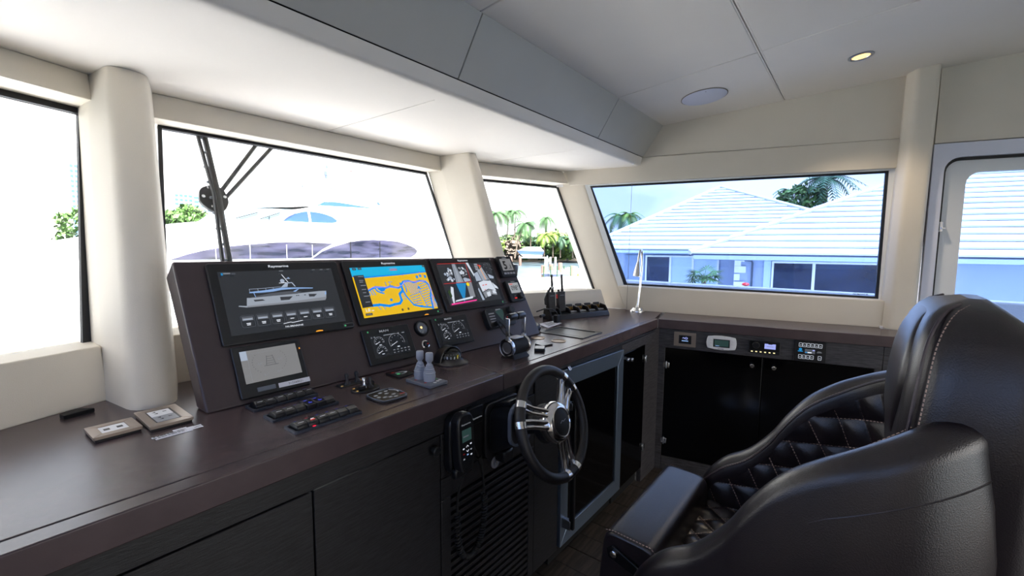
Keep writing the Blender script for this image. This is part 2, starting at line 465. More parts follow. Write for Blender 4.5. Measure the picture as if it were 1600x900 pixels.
# starboard wall
wr = structure('wall_right'); wr.matrix_world = FW
def wall_prism(name, poly, z0, z1, m, parent, bevel=0.0):
    mb = MB(); mb.prism(poly, z0, z1); return build(name, mb, m, parent, bevel=bevel)
wall_prism('sill_panel', [(-.27, -.452), (1.20, -.452), (1.205, -.294), (-.335, -.279)], -.40, -.315, 'leather_beige', wr, .004)
wall_prism('band_panel', [(-.735, .468), (1.228, .462), (1.226, .624), (-.2, .634), (-.80, .632)], -.41, -.352, 'leather_beige', wr, .003)
wall_prism('upper_panel', [(-.24, .637), (1.226, .627), (1.235, 1.06), (-.10, .93)], -.41, -.362, 'leather_beige', wr, .002)
wall_prism('outer_skin', [(-1.0, .47), (4.4, .47), (4.4, 1.45), (-.4, 1.0)], -.47, -.42, 'gelcoat', wr)
wall_prism('outer_skin', [(-.3, -1.45), (1.36, -1.45), (1.36, -.30), (-.34, -.30)], -.47, -.42, 'gelcoat', wr)
mb = MB(); A = [(1.195, -.39), (1.195, -.325), (1.225, -.27), (1.325, -.265), (1.36, -.37)]; B = [(1.228, -.39), (1.226, -.335), (1.252, -.275), (1.345, -.27), (1.375, -.37)]
mb.hexa([(a, -.45, z) for a, z in rpoly(A, .02, (2, 3))], [(a, 1.03, z) for a, z in rpoly(B, .02, (2, 3))]); build('side_pillar', mb, 'leather_beige', wr, ang=50)
mb = MB(); mb.box(1.188, 1.203, -.452, -.440, -.318, -.300); build('pillar_clip', mb, 'white_plastic', wr)
# white window surround, gasket and the blue tinted side pane
w4 = structure('window_4'); w4.matrix_world = FW
O4 = [(-.345, -.285), (1.212, -.298), (1.222, .466), (-.618, .466)]; I4 = [(-.305, -.274), (1.189, -.290), (1.188, .453), (-.580, .459)]
mb = MB()
for i in range(4):
    j = (i + 1) % 4
    mb.hexa([(*O4[i], -.372), (*O4[j], -.372), (*I4[j], -.378), (*I4[i], -.378)], [(*O4[i], -.42), (*O4[j], -.42), (*I4[j], -.41), (*I4[i], -.41)])
build('window_frame', mb, 'frame_white', w4, smooth=False)
mb = MB(); J4 = [(-.284, -.262), (1.175, -.277), (1.174, .441), (-.565, .446)]
for i in range(4):
    j = (i + 1) % 4
    mb.hexa([(*I4[i], -.380), (*I4[j], -.380), (*J4[j], -.384), (*J4[i], -.384)], [(*I4[i], -.40), (*I4[j], -.40), (*J4[j], -.40), (*J4[i], -.40)])
build('gasket', mb, 'gasket', w4, smooth=False)
mb = MB(); mb.prism(J4, -.396, -.390); build('pane', mb, 'glass_tint', w4, smooth=False)
pr = Print(-.3895); pr.text('NUMARINE', 1.105, -.267, .0075, 'void', 'c', .02, 1.35); pr.line([(1.075, -.259), (1.10, -.256), (1.105, -.258), (1.135, -.257)], .0012, 'void'); pr.build('lettering', w4)

# starboard side door and the wall around it
wall_prism('upper_panel', [(1.375, .585), (2.35, .585), (2.35, 1.15), (1.375, 1.06)], -.41, -.365, 'leather_beige', wr)
wall_prism('aft_panel', [(2.352, -1.443), (4.3, -1.443), (4.3, 1.30), (2.352, 1.14)], -.41, -.365, 'leather_beige', wr)
dr = structure('door_1'); dr.matrix_world = FW
mb = MB()
def ring(mb, outer, inner, z0, z1, mi=0):
    n = len(outer)
    for i in range(n):
        j = (i + 1) % n
        mb.hexa([(*outer[i], z0), (*outer[j], z0), (*inner[j], z0), (*inner[i], z0)], [(*outer[i], z1), (*outer[j], z1), (*inner[j], z1), (*inner[i], z1)], mi)
ro = rounded(1.365, 2.34, -1.443, .575, .001, 5); ri = rounded(1.415, 2.29, -1.40, .50, .07, 5)
ring(mb, ro, ri, -.41, -.335); build('door_frame', mb, 'speaker_white', dr, ang=50)
mb = MB(); r2 = rounded(1.43, 2.275, -1.385, .485, .06, 5); ring(mb, ri, r2, -.40, -.362); build('door_gasket', mb, 'rubber', dr, ang=50)
mb = MB(); r3 = rounded(1.52, 2.19, -.60, .42, .06, 5); ring(mb, r2, r3, -.40, -.372); build('door_leaf', mb, 'frame_white', dr, ang=50)
mb = MB(); mb.prism(r3, -.392, -.386); build('pane', mb, 'glass_tint', dr, smooth=False)
mb = MB(); mb.box(1.418, 1.432, .10, .155, -.36, -.335); mb.box(1.424, 1.44, .115, .125, -.36, -.325); build('latch', mb, 'chrome', dr, bevel=.002)

# port wall, mirrored about the helm's centre line, with its own window
FP = frame((2.48 - CN.x, CN.y, 0), (0.2010, 0.9796, 0), (0, 0, 1), (0.9796, -0.2010, 0))     # x forward, y up, z into the cabin
wl = structure('wall_left'); wl.matrix_world = FP
mirror = lambda P: [(-a, z) for a, z in P]
wall_prism('lower_panel', mirror([(-.30, -1.443), (4.4, -1.443), (4.4, -.298), (-.34, -.282)]), -.41, -.365, 'leather_beige', wl)
wall_prism('upper_panel', mirror([(-.80, .466), (4.4, .466), (4.4, 1.40), (-.10, .95), (-.80, .70)]), -.41, -.365, 'leather_beige', wl)
wall_prism('side_pillar', mirror([(1.22, -.298), (1.6, -.298), (1.6, .466), (1.22, .466)]), -.41, -.365, 'leather_beige', wl)
wall_prism('aft_panel', mirror([(3.2, -.298), (4.4, -.298), (4.4, .466), (3.2, .466)]), -.41, -.365, 'leather_beige', wl)
w5 = structure('window_5'); w5.matrix_world = FP
mb = MB(); mb.prism(mirror([(-.58, .466), (1.22, .466), (1.22, -.298), (-.31, -.298)]), -.396, -.390); build('pane', mb, 'glass_tint', w5, smooth=False)
mb = MB(); mb.prism(mirror([(1.6, -.298), (3.2, -.298), (3.2, .466), (1.6, .466)]), -.396, -.390); build('pane', mb, 'glass_tint', w5, smooth=False)
# unseen aft wall; its wide opening is sized for the light it lets in
wb = structure('wall_back')
mb = MB(); mb.box(-1.6, -0.3, -3.45, -3.38, -1.443, 1.35); mb2 = MB(); mb2.box(2.8, 4.2, -3.45, -3.38, -1.443, 1.35); mb3 = MB(); mb3.box(-0.3, 2.8, -3.45, -3.38, .65, 1.35)
for q in (mb, mb2, mb3): build('wall_panel', q, 'leather_beige', wb)

# ceiling: the low soffit over the helm, the sloping beam, the raised main ceiling
ce = structure('ceiling')
def ceil_panel(x0, x1, y0, y1, t=.03):
    mb = MB(); mb.hexa([(x0, y0, ceil_z(y0)), (x1, y0, ceil_z(y0)), (x1, y1, ceil_z(y1)), (x0, y1, ceil_z(y1))], [(x0, y0, ceil_z(y0) + t), (x1, y0, ceil_z(y0) + t), (x1, y1, ceil_z(y1) + t), (x0, y1, ceil_z(y1) + t)])
    build('ceiling_panel', mb, 'ceiling_fabric', ce, bevel=.003)
xs = [-1.5, 0.095, 1.25, 2.405, 4.0]
for a, b in zip(xs, xs[1:]):
    ceil_panel(a + .003, b - .003, .438, 1.135); ceil_panel(a + .003, b - .003, -1.6, .422); ceil_panel(a + .003, b - .003, -3.4, -1.606)
mb = MB(); mb.hexa([(-1.5, -3.4, ceil_z(-3.4) + .02), (4.1, -3.4, ceil_z(-3.4) + .02), (4.1, 1.25, ceil_z(1.25) + .02), (-1.5, 1.25, ceil_z(1.25) + .02)],
                   [(-1.5, -3.4, 1.46), (4.1, -3.4, 1.46), (4.1, 1.25, 1.1), (-1.5, 1.25, 1.1)]); build('ceiling_backing', mb, 'seam_dark', ce)
for q, (a, b) in (('joint_channel', (.422, .4285)), ('joint_channel', (.4335, .438))):
    mb = MB(); mb.hexa([(-1.3, a, ceil_z(a) + .001), (3.9, a, ceil_z(a) + .001), (3.9, b, ceil_z(b) + .001), (-1.3, b, ceil_z(b) + .001)], [(-1.3, a, ceil_z(a) + .012), (3.9, a, ceil_z(a) + .012), (3.9, b, ceil_z(b) + .012), (-1.3, b, ceil_z(b) + .012)])
    build(q, mb, 'ceiling_fabric', ce)
xe = lambda y: 3.135 - 0.2052 * (y - 1.26) + .03
def bar(name, prof, x0, x1, m, skew=False, bevel=0.0, ang=40):
    mb = MB(); n = len(prof)
    mb.hexa([(x0, y, z) for y, z in prof], [((xe(y) if skew else x1), y, z) for y, z in prof]); return build(name, mb, m, ce, bevel=bevel, ang=ang)
lip = [(1.365, .575), (1.296, .575), (1.281, .5765), (1.270, .581), (1.265, .589), (1.2575, .634), (1.285, .634), (1.365, .615)]
bar('beam_lip', lip, -.95, 0, 'ceiling_fabric', True)
fas = [(1.256, .6375), (1.1295, .8395), (1.155, .855), (1.282, .653)]
bar('fascia_panel', fas, -.95, 1.257, 'leather_beam', bevel=.002); bar('fascia_panel', fas, 1.2625, 2.407, 'leather_beam', bevel=.002); bar('fascia_panel', fas, 2.4125, 0, 'leather_beam', True, .002)
bar('beam_core', [(1.29, .645), (1.165, .845), (1.25, 1.0), (1.40, .66)], -.95, 0, 'seam_dark', True)
for a, b in ((-.95, 1.2380), (1.2420, 2.3530), (2.3570, 3.3)):
    mb = MB(); mb.box(a, b, 1.367, 2.45, .576, .61); build('soffit_panel', mb, 'ceiling_fabric', ce)
mb = MB(); mb.box(-.95, 3.3, 1.37, 2.44, .612, .624); build('soffit_backing', mb, 'seam_dark', ce); mb = MB(); mb.box(-.95, 3.3, 1.37, 2.75, .626, .70); build('roof_edge', mb, 'gelcoat', ce)
mb = MB(); mb.box(2.89, 2.905, 1.245, 1.262, .562, .590); hk = build('blind_clip', mb, 'white_plastic'); tag(hk, 'small white clip under the beam where the ceiling steps down', 'clip')
hk.matrix_world = T(.085, .03, .012)

# ------------------------------------------------------------------ worktop
wt = thing('worktop', 'dark brown leather topped helm counter running round the corner under the side window', 'counter', (0, 0, 0))
def slab(name, poly, z0=-.508, z1=-.45, m='worktop', parent=None, bevel=.003):
    mb = MB(); mb.prism(poly, z0, z1); return build(name, mb, m, parent, bevel=bevel)
fe = lambda x: .949 + .0157 * x; se = lambda x: .997 + .0067 * x
slab('edge_strip', [(-.7, fe(-.7)), (1.192, fe(1.192)), (1.196, se(1.196) - .001), (-.7, se(-.7) - .001)], parent=wt)
slab('edge_strip', [(1.1945, fe(1.19)), (2.780, .992), (2.790, 1.0145), (1.1985, se(1.2) - .001)], parent=wt)
slab('top_panel', [(-.7, se(-.7) + .001), (1.1965, se(1.2) + .001), (1.2165, 1.127), (1.36, 1.745), (.335, 1.745), (-.58, 1.385), (-.60, 1.30)], -.48, parent=wt)
slab('top_panel', [(1.199, se(1.2) + .001), (2.786, 1.0165), (3.108, 1.083), (3.06, 1.30), (3.07, 1.335), (3.025, 1.51), (2.93, 1.445), (2.16, 1.742), (1.363, 1.745), (1.219, 1.127)], -.48, parent=wt)
P = lambda a, o: tuple((CN - WD * a - WN * o).xy)
slab('side_top', [P(.001, 0), P(1.35, 0), P(1.35, .262), P(1.19, .262), P(1.19, .34), P(.001, .34)], parent=wt)

# ------------------------------------------------------------------ helm cabinets (front run), local frame FC
def pbox(name, x0, x1, y0, y1, z0, z1, m, parent, bevel=.002, seg=2):
    mb = MB(); mb.box(x0, x1, y0, y1, z0, z1); return build(name, mb, m, parent, bevel=bevel, seg=seg)
def knob(parent, x, y, z=0.0, r=.013, name='knob', m='chrome'):
    mb = MB(); mb.lathe([(.006, 0), (.006, .012), (r, .014), (r, .024), (r * .8, .027), (.001, .027)], 20, M=T(x, y, z)); return build(name, mb, m, parent)
cb = thing('cabinet', 'black oak drawer front unit at the left end of the helm counter', 'cabinet', FC)
pbox('carcass', -.68, .50, -1.35, -.515, -.55, -.022, 'void', cb, 0)
pbox('top_rail', -.68, 1.40, -.577, -.512, -.02, 0, 'wood_dark', cb)
pbox('door', -.68, .4985, -1.345, -.581, -.02, 0, 'wood_dark', cb)
pbox('toe_kick', -.68, .50, -1.443, -1.35, -.10, -.07, 'void', cb, 0)
cb = thing('cabinet', 'black oak cupboard with one round knob left of the handset', 'cabinet', FC)
pbox('carcass', .502, .905, -1.35, -.582, -.55, -.022, 'void', cb, 0)
d = pbox('door', .5025, .9045, -1.345, -.581, -.02, 0, 'wood_dark', cb)
knob(d, .872, -.613, 0, .016, m='bezel')
pbox('toe_kick', .502, .905, -1.443, -1.35, -.10, -.07, 'void', cb, 0)
cb = thing('cabinet', 'black oak louvred cupboard behind the steering wheel', 'cabinet', FC)
pbox('carcass', .908, 1.597, -1.35, -.515, -.55, -.045, 'void', cb, 0)
pbox('equipment_panel', .9085, 1.4105, -.725, -.581, -.02, 0, 'wood_dark', cb)
pbox('upper_rail', .9085, 1.4105, -.795, -.7275, -.02, 0, 'wood_dark', cb)
pbox('stile', .9085, .950, -1.345, -.796, -.02, 0, 'wood_dark', cb); pbox('stile', 1.376, 1.4105, -1.345, -.796, -.02, 0, 'wood_dark', cb)
pbox('end_panel', 1.413, 1.597, -1.345, -.512, -.02, 0, 'wood_dark', cb)
slat = pbox('slat', 0, .425, -.0075, .0075, -.018, -.002, 'wood_dark', cb, .001, 1)
for i in range(20):
    o = slat if i == 0 else slat.copy()
    if i: COL.objects.link(o)
    o.matrix_local = T(.9505, -.818 - i * .0272, 0)
pbox('toe_kick', .908, 1.597, -1.443, -1.35, -.10, -.07, 'void', cb, 0)
lk = build('key_lock', MB().lathe([(.021, 0), (.021, .004), (.019, .006), (.012, .006), (.012, .003), (.010, .003), (.0095, .009), (.001, .010)], 24, M=T(1.166, -.768, 0)), 'silver_plastic', cb)
build('keyhole', MB().box(1.164, 1.168, -.775, -.761, .0095, .0105).box(1.158, 1.163, -.768, -.762, .0095, .0115), 'chrome', lk)

fr = thing('wine_fridge', 'under-counter fridge with a steel framed black glass door behind the wheel', 'fridge', FC)
pbox('carcass', 1.602, 2.228, -1.35, -.525, -.55, -.03, 'black_matte', fr, 0)
mb = MB(); ring(mb, [(1.604, -1.335), (2.228, -1.335), (2.228, -.548), (1.604, -.528)], [(1.665, -1.262), (2.160, -1.262), (2.160, -.622), (1.665, -.606)], -.025, .012)
fd = build('door_frame', mb, 'brushed_aluminium', fr, bevel=.002)
pbox('door_glass', 1.660, 2.165, -1.27, -.60, -.02, .004, 'black_glass', fr, 0)
mb = MB(); mb.box(1.618, 1.636, -1.24, -.66, .045, .068); hb = build('handle', mb, 'black_metal', fd, bevel=.004)
for y0_, y1_ in ((-1.245, -1.20), (-.70, -.665)): build('handle_bracket', MB().box(1.617, 1.637, y0_, y1_, .008, .055), 'steel', hb, bevel=.003)
mb = MB(); mb.tube([(1.65, -.52, .01), (1.65, -.535, .02)], .008, 10); build('hinge_cap', mb, 'chrome', fr)
pbox('top_rail', 1.40, 2.72, -.525, -.512, -.02, 0, 'wood_dark', fr)
mb = MB(); mb.hexa([(1.602, -.525, -.02), (2.228, -.525, -.02), (2.228, -.545, -.02)], [(1.602, -.525, 0), (2.228, -.525, 0), (2.228, -.545, 0)]); build('filler_strip', mb, 'wood_dark', fr)
pbox('toe_kick', 1.602, 2.228, -1.443, -1.352, -.08, -.05, 'void', fr, 0)

cb = thing('cabinet', 'narrow black glass door cupboard in the corner right of the fridge', 'cabinet', FC)
pbox('carcass', 2.231, 2.66, -1.35, -.575, -.50, -.022, 'void', cb, 0)
pbox('top_rail', 2.231, 2.70, -.578, -.527, -.02, 0, 'wood_grey', cb)
d = pbox('door', 2.236, 2.560, -1.345, -.581, -.018, 0, 'black_glass', cb)
knob(d, 2.325, -.622, 0, .011); knob(d, 2.275, -.612, 0, .011, 'lock')
pbox('side_post', 2.563, 2.80, -1.443, -.512, -.03, -.002, 'wood_grey', cb)
for y in (-.665, -1.215):
    h_ = pbox('hinge', 2.548, 2.585, y - .016, y + .016, -.002, .008, 'chrome', d); pbox('hinge_pin', 2.556, 2.562, y - .022, y + .022, 0, .012, 'steel', h_)
pbox('toe_kick', 2.231, 2.565, -1.443, -1.352, -.06, -.04, 'void', cb, 0)

# ------------------------------------------------------------------ starboard side cabinet, local frame FW (x aft)
cb = thing('cabinet', 'low side cabinet with wide black glass doors under the tinted window', 'cabinet', FW)
pbox('carcass', .01, 1.40, -1.443, -.515, -.36, -.045, 'void', cb, 0)
pbox('instrument_panel', .0, 1.145, -.633, -.511, -.04, -.02, 'wood_grey', cb)
pbox('end_panel', 1.147, 1.235, -1.35, -.511, -.04, -.02, 'wood_grey', cb)
pbox('side_post', .0, .048, -1.443, -.635, -.04, -.02, 'wood_grey', cb)
pbox('bottom_rail', .049, 1.235, -1.443, -1.352, -.04, -.02, 'wood_grey', cb)
pbox('inner_stile', 1.118, 1.145, -1.35, -.635, -.045, -.024, 'wood_grey', cb)
da = pbox('door', .050, .593, -1.350, -.636, -.038, -.022, 'black_glass', cb); db = pbox('door', .596, 1.115, -1.350, -.636, -.038, -.022, 'black_glass', cb)
knob(da, .540, -.687, -.022, .012); knob(db, .651, -.687, -.022, .012)
for y in (-.744, -1.244):
    h_ = pbox('hinge', .040, .078, y - .017, y + .017, -.024, -.012, 'chrome', da); pbox('hinge_pin', .056, .063, y - .023, y + .023, -.022, -.008, 'steel', h_)

def at(F, x, y, z=0.0): return F @ T(x, y, z)
# four instruments let into the side cabinet's panel
d1 = thing('control_panel', 'small bronze framed screen with blue print, first on the side cabinet', 'control panel', at(FW, .164, -.569, -.02))
mb = MB(); ring(mb, rounded(-.064, .064, -.044, .044, .003), rounded(-.036, .038, -.028, .026, .002), 0, .010); build('frame', mb, 'bronze_plate', d1, bevel=.001)
pbox('screen_housing', -.036, .038, -.028, .026, 0, .005, 'black_plastic', d1, .001)
pr = Print(.0053); pr.rect(-.026, .030, -.020, .022, 'e_black'); pr.line([(-.014, .006), (-.008, .012), (-.003, .005), (.001, .010)], .003, 'e_lav'); pr.arc(.008, .008, .006, 0, 360, .003, 'e_lav', 12)
pr.line([(.012, .002), (.016, .008)], .003, 'e_lav'); pr.rect(-.018, .020, -.012, -.006, 'e_blue'); pr.build('screen', d1)
d2 = thing('thermostat', 'white rounded thermostat with a dark green display on the side cabinet', 'thermostat', at(FW, .371, -.569, -.02))
body = [(-.076, -.036), (-.040, -.042), (.0, -.044), (.040, -.042), (.076, -.036), (.081, -.018), (.083, 0), (.081, .018), (.076, .036), (.04, .042), (0, .044), (-.04, .042), (-.076, .036), (-.081, .018), (-.083, 0), (-.081, -.018)]
mb = MB(); mb.prism(body, 0, .016); build('housing', mb, 'white_plastic', d2, bevel=.005, seg=3)
pr = Print(.0162); pr.rect(-.044, .046, -.026, .023, 'black_plastic'); pr.rect(-.038, .040, -.020, .018, 'e_lcdgreen'); pr.line([(-.03, -.018), (-.012, -.018)], .004, 'e_blue'); pr.rect(-.018, .014, -.037, -.034, 'ink'); pr.build('screen', d2)
b0 = None
for sx in (-.056, .060):
    for k in range(3):
        if b0 is None: b0 = pbox('button', -.006, .006, -.006, .006, .015, .019, 'white_plastic', d2, .001); o = b0
        else: o = b0.copy(); COL.objects.link(o)
        o.matrix_local = T(sx, .018 - k * .018, 0)
d3 = thing('stereo', 'small black radio with a round knob and a pale lit display on the side cabinet', 'stereo', at(FW, .597, -.571, -.02))
mb = MB(); mb.prism(rounded(-.080, .080, -.037, .036, .004), 0, .014); build('housing', mb, 'black_plastic', d3, bevel=.002)
build('dial', MB().lathe([(.019, 0), (.019, .012), (.016, .015), (.001, .015)], 24, M=T(-.043, .010, .013)), 'black_plastic', d3)
pr = Print(.0143); pr.rect(-.074, .074, -.018, .032, 'void'); pr.rect(.001, .057, -.007, .023, 'e_lav'); pr.rect(.020, .040, .020, .025, 'void'); pr.rect(.012, .046, .006, .009, 'e_grey'); pr.build('screen', d3)
b0 = None
for k in range(6):
    if b0 is None: b0 = pbox('button', -.005, .005, -.003, .003, .013, .016, 'e_backlit', d3, .001); o = b0
    else: o = b0.copy(); COL.objects.link(o)
    o.matrix_local = T(-.062 + k * .0225, -.028, 0)
d4 = thing('touch_panel', 'square black touch panel with two rows of outlined keys on the side cabinet', 'switch panel', at(FW, .821, -.571, -.02))
mb = MB(); mb.prism(rounded(-.075, .075, -.057, .057, .004), 0, .012); build('housing', mb, 'bezel', d4, bevel=.002)
pr = Print(.0123)
for k in range(6):
    x = -.047 + k * .0185; pr.line(rounded(x - .0075, x + .0075, .025, .046, .002, 2) + [(x + .0075, .044)], .0016, 'e_pale'); pr.rect(x - .003, x + .003, .030, .037, 'e_grey')
for k in range(4):
    x = -.047 + k * .0185; pr.line(rounded(x - .0075, x + .0075, -.042, -.021, .002, 2) + [(x + .0075, -.023)], .0016, 'e_pale'); pr.rect(x - .003, x + .003, -.036, -.030, 'e_grey')
x = .045; pr.line(rounded(x - .0075, x + .0075, -.042, -.021, .002, 2) + [(x + .0075, -.023)], .0016, 'e_pale'); pr.rect(x - .003, x + .003, -.036, -.030, 'e_grey')
pr.poly(circle(-.047, .010, .008), 'e_teal'); pr.rect(-.059, -.035, -.003, .002, 'e_teal'); pr.rect(-.026, .022, -.010, .014, 'e_mid'); pr.rect(-.024, -.014, -.008, -.002, 'e_teal'); pr.rect(-.013, .006, -.008, -.002, 'e_white'); pr.rect(.010, .020, .006, .012, 'e_lav'); pr.rect(.034, .050, .003, .005, 'e_grey'); pr.rect(.030, .054, -.002, .0, 'e_grey')
pr.build('key_print', d4)

# ------------------------------------------------------------------ console, face frame FF: x along, y up the slope, z out of the face
FF = frame((.401, 1.340, -.45), (.99935, -.0361, 0), (.017, .463, .886), (-.032, -.885, .464))
cs = thing('helm_console', 'dark brown sloping instrument console standing on the counter before the windscreen', 'console', (0, 0, 0))
La = [(1.340, -.4495), (1.551, -.049), (1.618, -.099), (1.415, -.4495)]
mb = MB(); mb.hexa([(.401, y, z) for y, z in La], [(1.888, y - .0536, z - .005 * (i in (1, 2))) for i, (y, z) in enumerate(La)])
build('body', mb, 'console', cs, bevel=.006, seg=3)

def slab_f(name, x0, x1, y0, y1, t, m, parent, r=.006, bevel=.003, z0=0.0):
    mb = MB(); mb.prism(rounded(x0, x1, y0, y1, r), z0, z0 + t); return build(name, mb, m, parent, bevel=bevel)
def display(name, label, cat, x0, x1, y0, y1, t=.014, r=.008, group=None):
    t_ = thing(name, label, cat, at(FF, (x0 + x1) / 2, (y0 + y1) / 2, 0), group)
    w, h = (x1 - x0) / 2, (y1 - y0) / 2
    slab_f('bezel', -w, w, -h, h, t, 'bezel', t_, r)
    return t_, w, h

# left large display: yacht picture and seven keys
D, w, h = display('chart_display', 'large marine display showing a grey yacht and a row of seven square icons', 'display', .067, .476, .175, .436)
ox, oy = -.2715, -.3055
q = lambda *pts: [(x + ox, y + oy) for x, y in pts]
pr = Print(.0143); pr.text('Raymarine', 0, .1165, .0085, 'e_white', bold=.01, sx=1.25)
pr.poly(q((.093, .202), (.449, .203), (.449, .407), (.093, .407)), 'e_bg')
pr.poly(q((.128, .291), (.152, .286), (.397, .288), (.402, .296), (.409, .322), (.385, .323), (.330, .321), (.290, .319), (.205, .318), (.156, .317), (.151, .291), (.130, .294)), 'e_deck')
pr.poly(q((.152, .286), (.397, .288), (.402, .300), (.30, .294), (.152, .291)), 'e_grey')
pr.poly(q((.158, .316), (.205, .317), (.31, .319), (.325, .325), (.290, .330), (.222, .327), (.165, .3175)), 'e_mid')
pr.polys([q((.176, .303), (.206, .304), (.199, .309), (.173, .309)), q((.252, .300), (.279, .300), (.292, .311), (.252, .312)), q((.345, .305), (.362, .304), (.374, .313), (.345, .315)), q((.303, .311), (.307, .311), (.307, .314), (.303, .314)), q((.309, .311), (.313, .311), (.313, .314), (.309, .314)), q((.330, .311), (.335, .311), (.335, .314), (.330, .314))], 'e_ink')
pr.poly(q((.165, .332), (.200, .331), (.235, .332), (.262, .336), (.300, .337), (.364, .334), (.366, .337), (.330, .340), (.300, .342), (.262, .344), (.215, .339), (.168, .336)), 'e_blue')
pr.poly(q((.262, .3445), (.270, .352), (.281, .3605), (.301, .3615), (.310, .345), (.306, .345), (.299, .3585), (.287, .3575), (.283, .345)), 'e_steel')
pr.poly(q((.296, .328), (.312, .335), (.318, .335), (.304, .326)), 'e_blue'); pr.line(q((.178, .333), (.181, .318)), .002, 'e_blue')
pr.line(q((.168, .345), (.215, .3455), (.262, .347)), .0012, 'e_steel'); pr.line(q((.168, .336), (.168, .345)), .0012, 'e_steel'); pr.line(q((.192, .337), (.192, .345)), .0012, 'e_steel'); pr.line(q((.215, .339), (.215, .345)), .0012, 'e_steel'); pr.line(q((.238, .341), (.238, .346)), .0012, 'e_steel')
pr.line(q((.288, .3615), (.274, .390)), .002, 'e_white'); pr.poly(q(*circle(.271, .367, .007, 14)), 'e_steel'); pr.rect(.259 + ox, .283 + ox, .359 + oy, .361 + oy, 'e_white'); pr.rect(.284 + ox, .297 + ox, .373 + oy, .3755 + oy, 'e_steel'); pr.rect(.290 + ox, .294 + ox, .3755 + oy, .379 + oy, 'e_blue')
pr.poly(q((.399, .308), (.405, .308), (.407, .318), (.403, .3185)), 'e_blue')
for k in range(7):
    cx = .144 + k * .0423
    pr.line(q(*(rounded(cx - .0185, cx + .0185, .2225, .2605, .005, 2) + [(cx + .0185, .2555)])), .0012, 'e_mid')
    pr.poly(q((cx - .0155, .243), (cx + .0155, .243), (cx + .0155, .2575), (cx - .0155, .2575)), 'e_mid'); pr.poly(q((cx - .0145, .2445), (cx + .0145, .2445), (cx + .0145, .2515), (cx - .0145, .2515)), 'e_grey'); pr.poly(q((cx - .012, .246), (cx + .012, .246), (cx + .012, .249), (cx - .012, .249)), 'e_steel')
    pr.poly(q((cx - .006, .233), (cx + .006, .233), (cx + .006, .2355), (cx - .006, .2355)), 'e_white')
    if k not in (3, 4): pr.poly(q((cx - .005, .2285), (cx + .005, .2285), (cx + .005, .231), (cx - .005, .231)), 'e_white')
pr.line(q((.240, .2185), (.262, .2215), (.268, .219), (.300, .2225)), .0018, 'e_white'); pr.text('NUMARINE', .271 + ox, .208 + oy, .0052, 'e_white', sx=1.5, bold=.01)
pr.rect(.099 + ox, .104 + ox, .392 + oy, .400 + oy, 'e_teal'); pr.rect(.105 + ox, .124 + ox, .396 + oy, .400 + oy, 'e_grey'); pr.rect(.127 + ox, .138 + ox, .394 + oy, .399 + oy, 'e_mid')
pr.rect(.266 + ox, .279 + ox, .399 + oy, .4015 + oy, 'e_grey')
for x in (.375, .403, .427): pr.rect(x + ox, x + .010 + ox, .399 + oy, .4015 + oy, 'e_grey')
pr.poly(circle(.166, -.121, .0032, 12), 'e_green'); pr.line(rounded(.160, .198, -.1275, -.1145, .006, 3), .0008, 'e_mid')
pr.poly([(.060, -.1285), (.085, -.1285), (.084, -.1255), (.072, -.1235), (.062, -.1255)], 'e_orange')
pr.build('screen', D)

# middle large display: chart
D, w, h = display('chart_display', 'large marine display showing a yellow and blue nautical chart', 'display', .497, .892, .179, .436)
ox, oy = -.6945, -.3075
pr = Print(.0143); pr.text('Raymarine', 0, .1145, .0085, 'e_white', bold=.01, sx=1.25)
pr.poly(q((.521, .204), (.868, .206), (.868, .408), (.521, .406)), 'e_sand')
pr.poly(q((.521, .369), (.565, .361), (.62, .363), (.72, .366), (.868, .374), (.868, .408), (.521, .406)), 'e_cyan')
pr.poly(q((.521, .369), (.565, .361), (.62, .363), (.72, .366), (.868, .374), (.868, .380), (.72, .372), (.62, .369), (.565, .368), (.521, .374)), 'e_sea')
W_ = .0085
pr.line(q((.560, .306), (.585, .316), (.605, .322), (.648, .316), (.668, .320), (.706, .312), (.722, .320), (.735, .336), (.765, .338), (.788, .331), (.820, .336), (.845, .333), (.858, .318), (.862, .290), (.850, .262), (.846, .235), (.843, .208)), W_, 'e_sea')
pr.line(q((.722, .330), (.722, .300), (.702, .285), (.703, .258), (.690, .246), (.664, .244), (.640, .240), (.600, .249), (.560, .249)), W_ * 1.2, 'e_sea')
pr.poly(q((.608, .316), (.648, .316), (.640, .304), (.625, .300)), 'e_sea'); pr.poly(q((.655, .318), (.690, .318), (.680, .324), (.665, .324)), 'e_sea'); pr.poly(q((.735, .333), (.780, .333), (.765, .343), (.742, .343)), 'e_sea'); pr.poly(q((.795, .302), (.812, .300), (.805, .316)), 'e_sea')
for x in (.566, .577, .588): pr.line(q((x, .311), (x + .007, .290)), .0035, 'e_sea')
pr.line(q((.600, .318), (.606, .305), (.620, .297), (.632, .293)), .006, 'e_sea')
pr.line(q((.722, .300), (.728, .275), (.742, .250), (.752, .233), (.785, .222), (.843, .212)), .007, 'e_sea'); pr.line(q((.735, .332), (.740, .305), (.737, .290)), .005, 'e_sea')
for k in range(7): pr.line(q((.745 + k * .0085, .330 - k * .0005), (.757 + k * .0085, .282)), .0026, 'e_sea')
for k in range(6): pr.line(q((.745 + k * .003, .272 - k * .009), (.795, .283 - k * .0115)), .0030, 'e_sea')
for k in range(10): pr.line(q((.806, .318 - k * .0105), (.848, .327 - k * .0105)), .0028, 'e_sea')
pr.line(q((.798, .290), (.815, .215)), .003, 'e_sea'); pr.line(q((.857, .270), (.866, .225)), .004, 'e_sea')
for k in range(4): pr.line(q((.712, .290 - k * .009), (.721, .286 - k * .009)), .0025, 'e_sea')
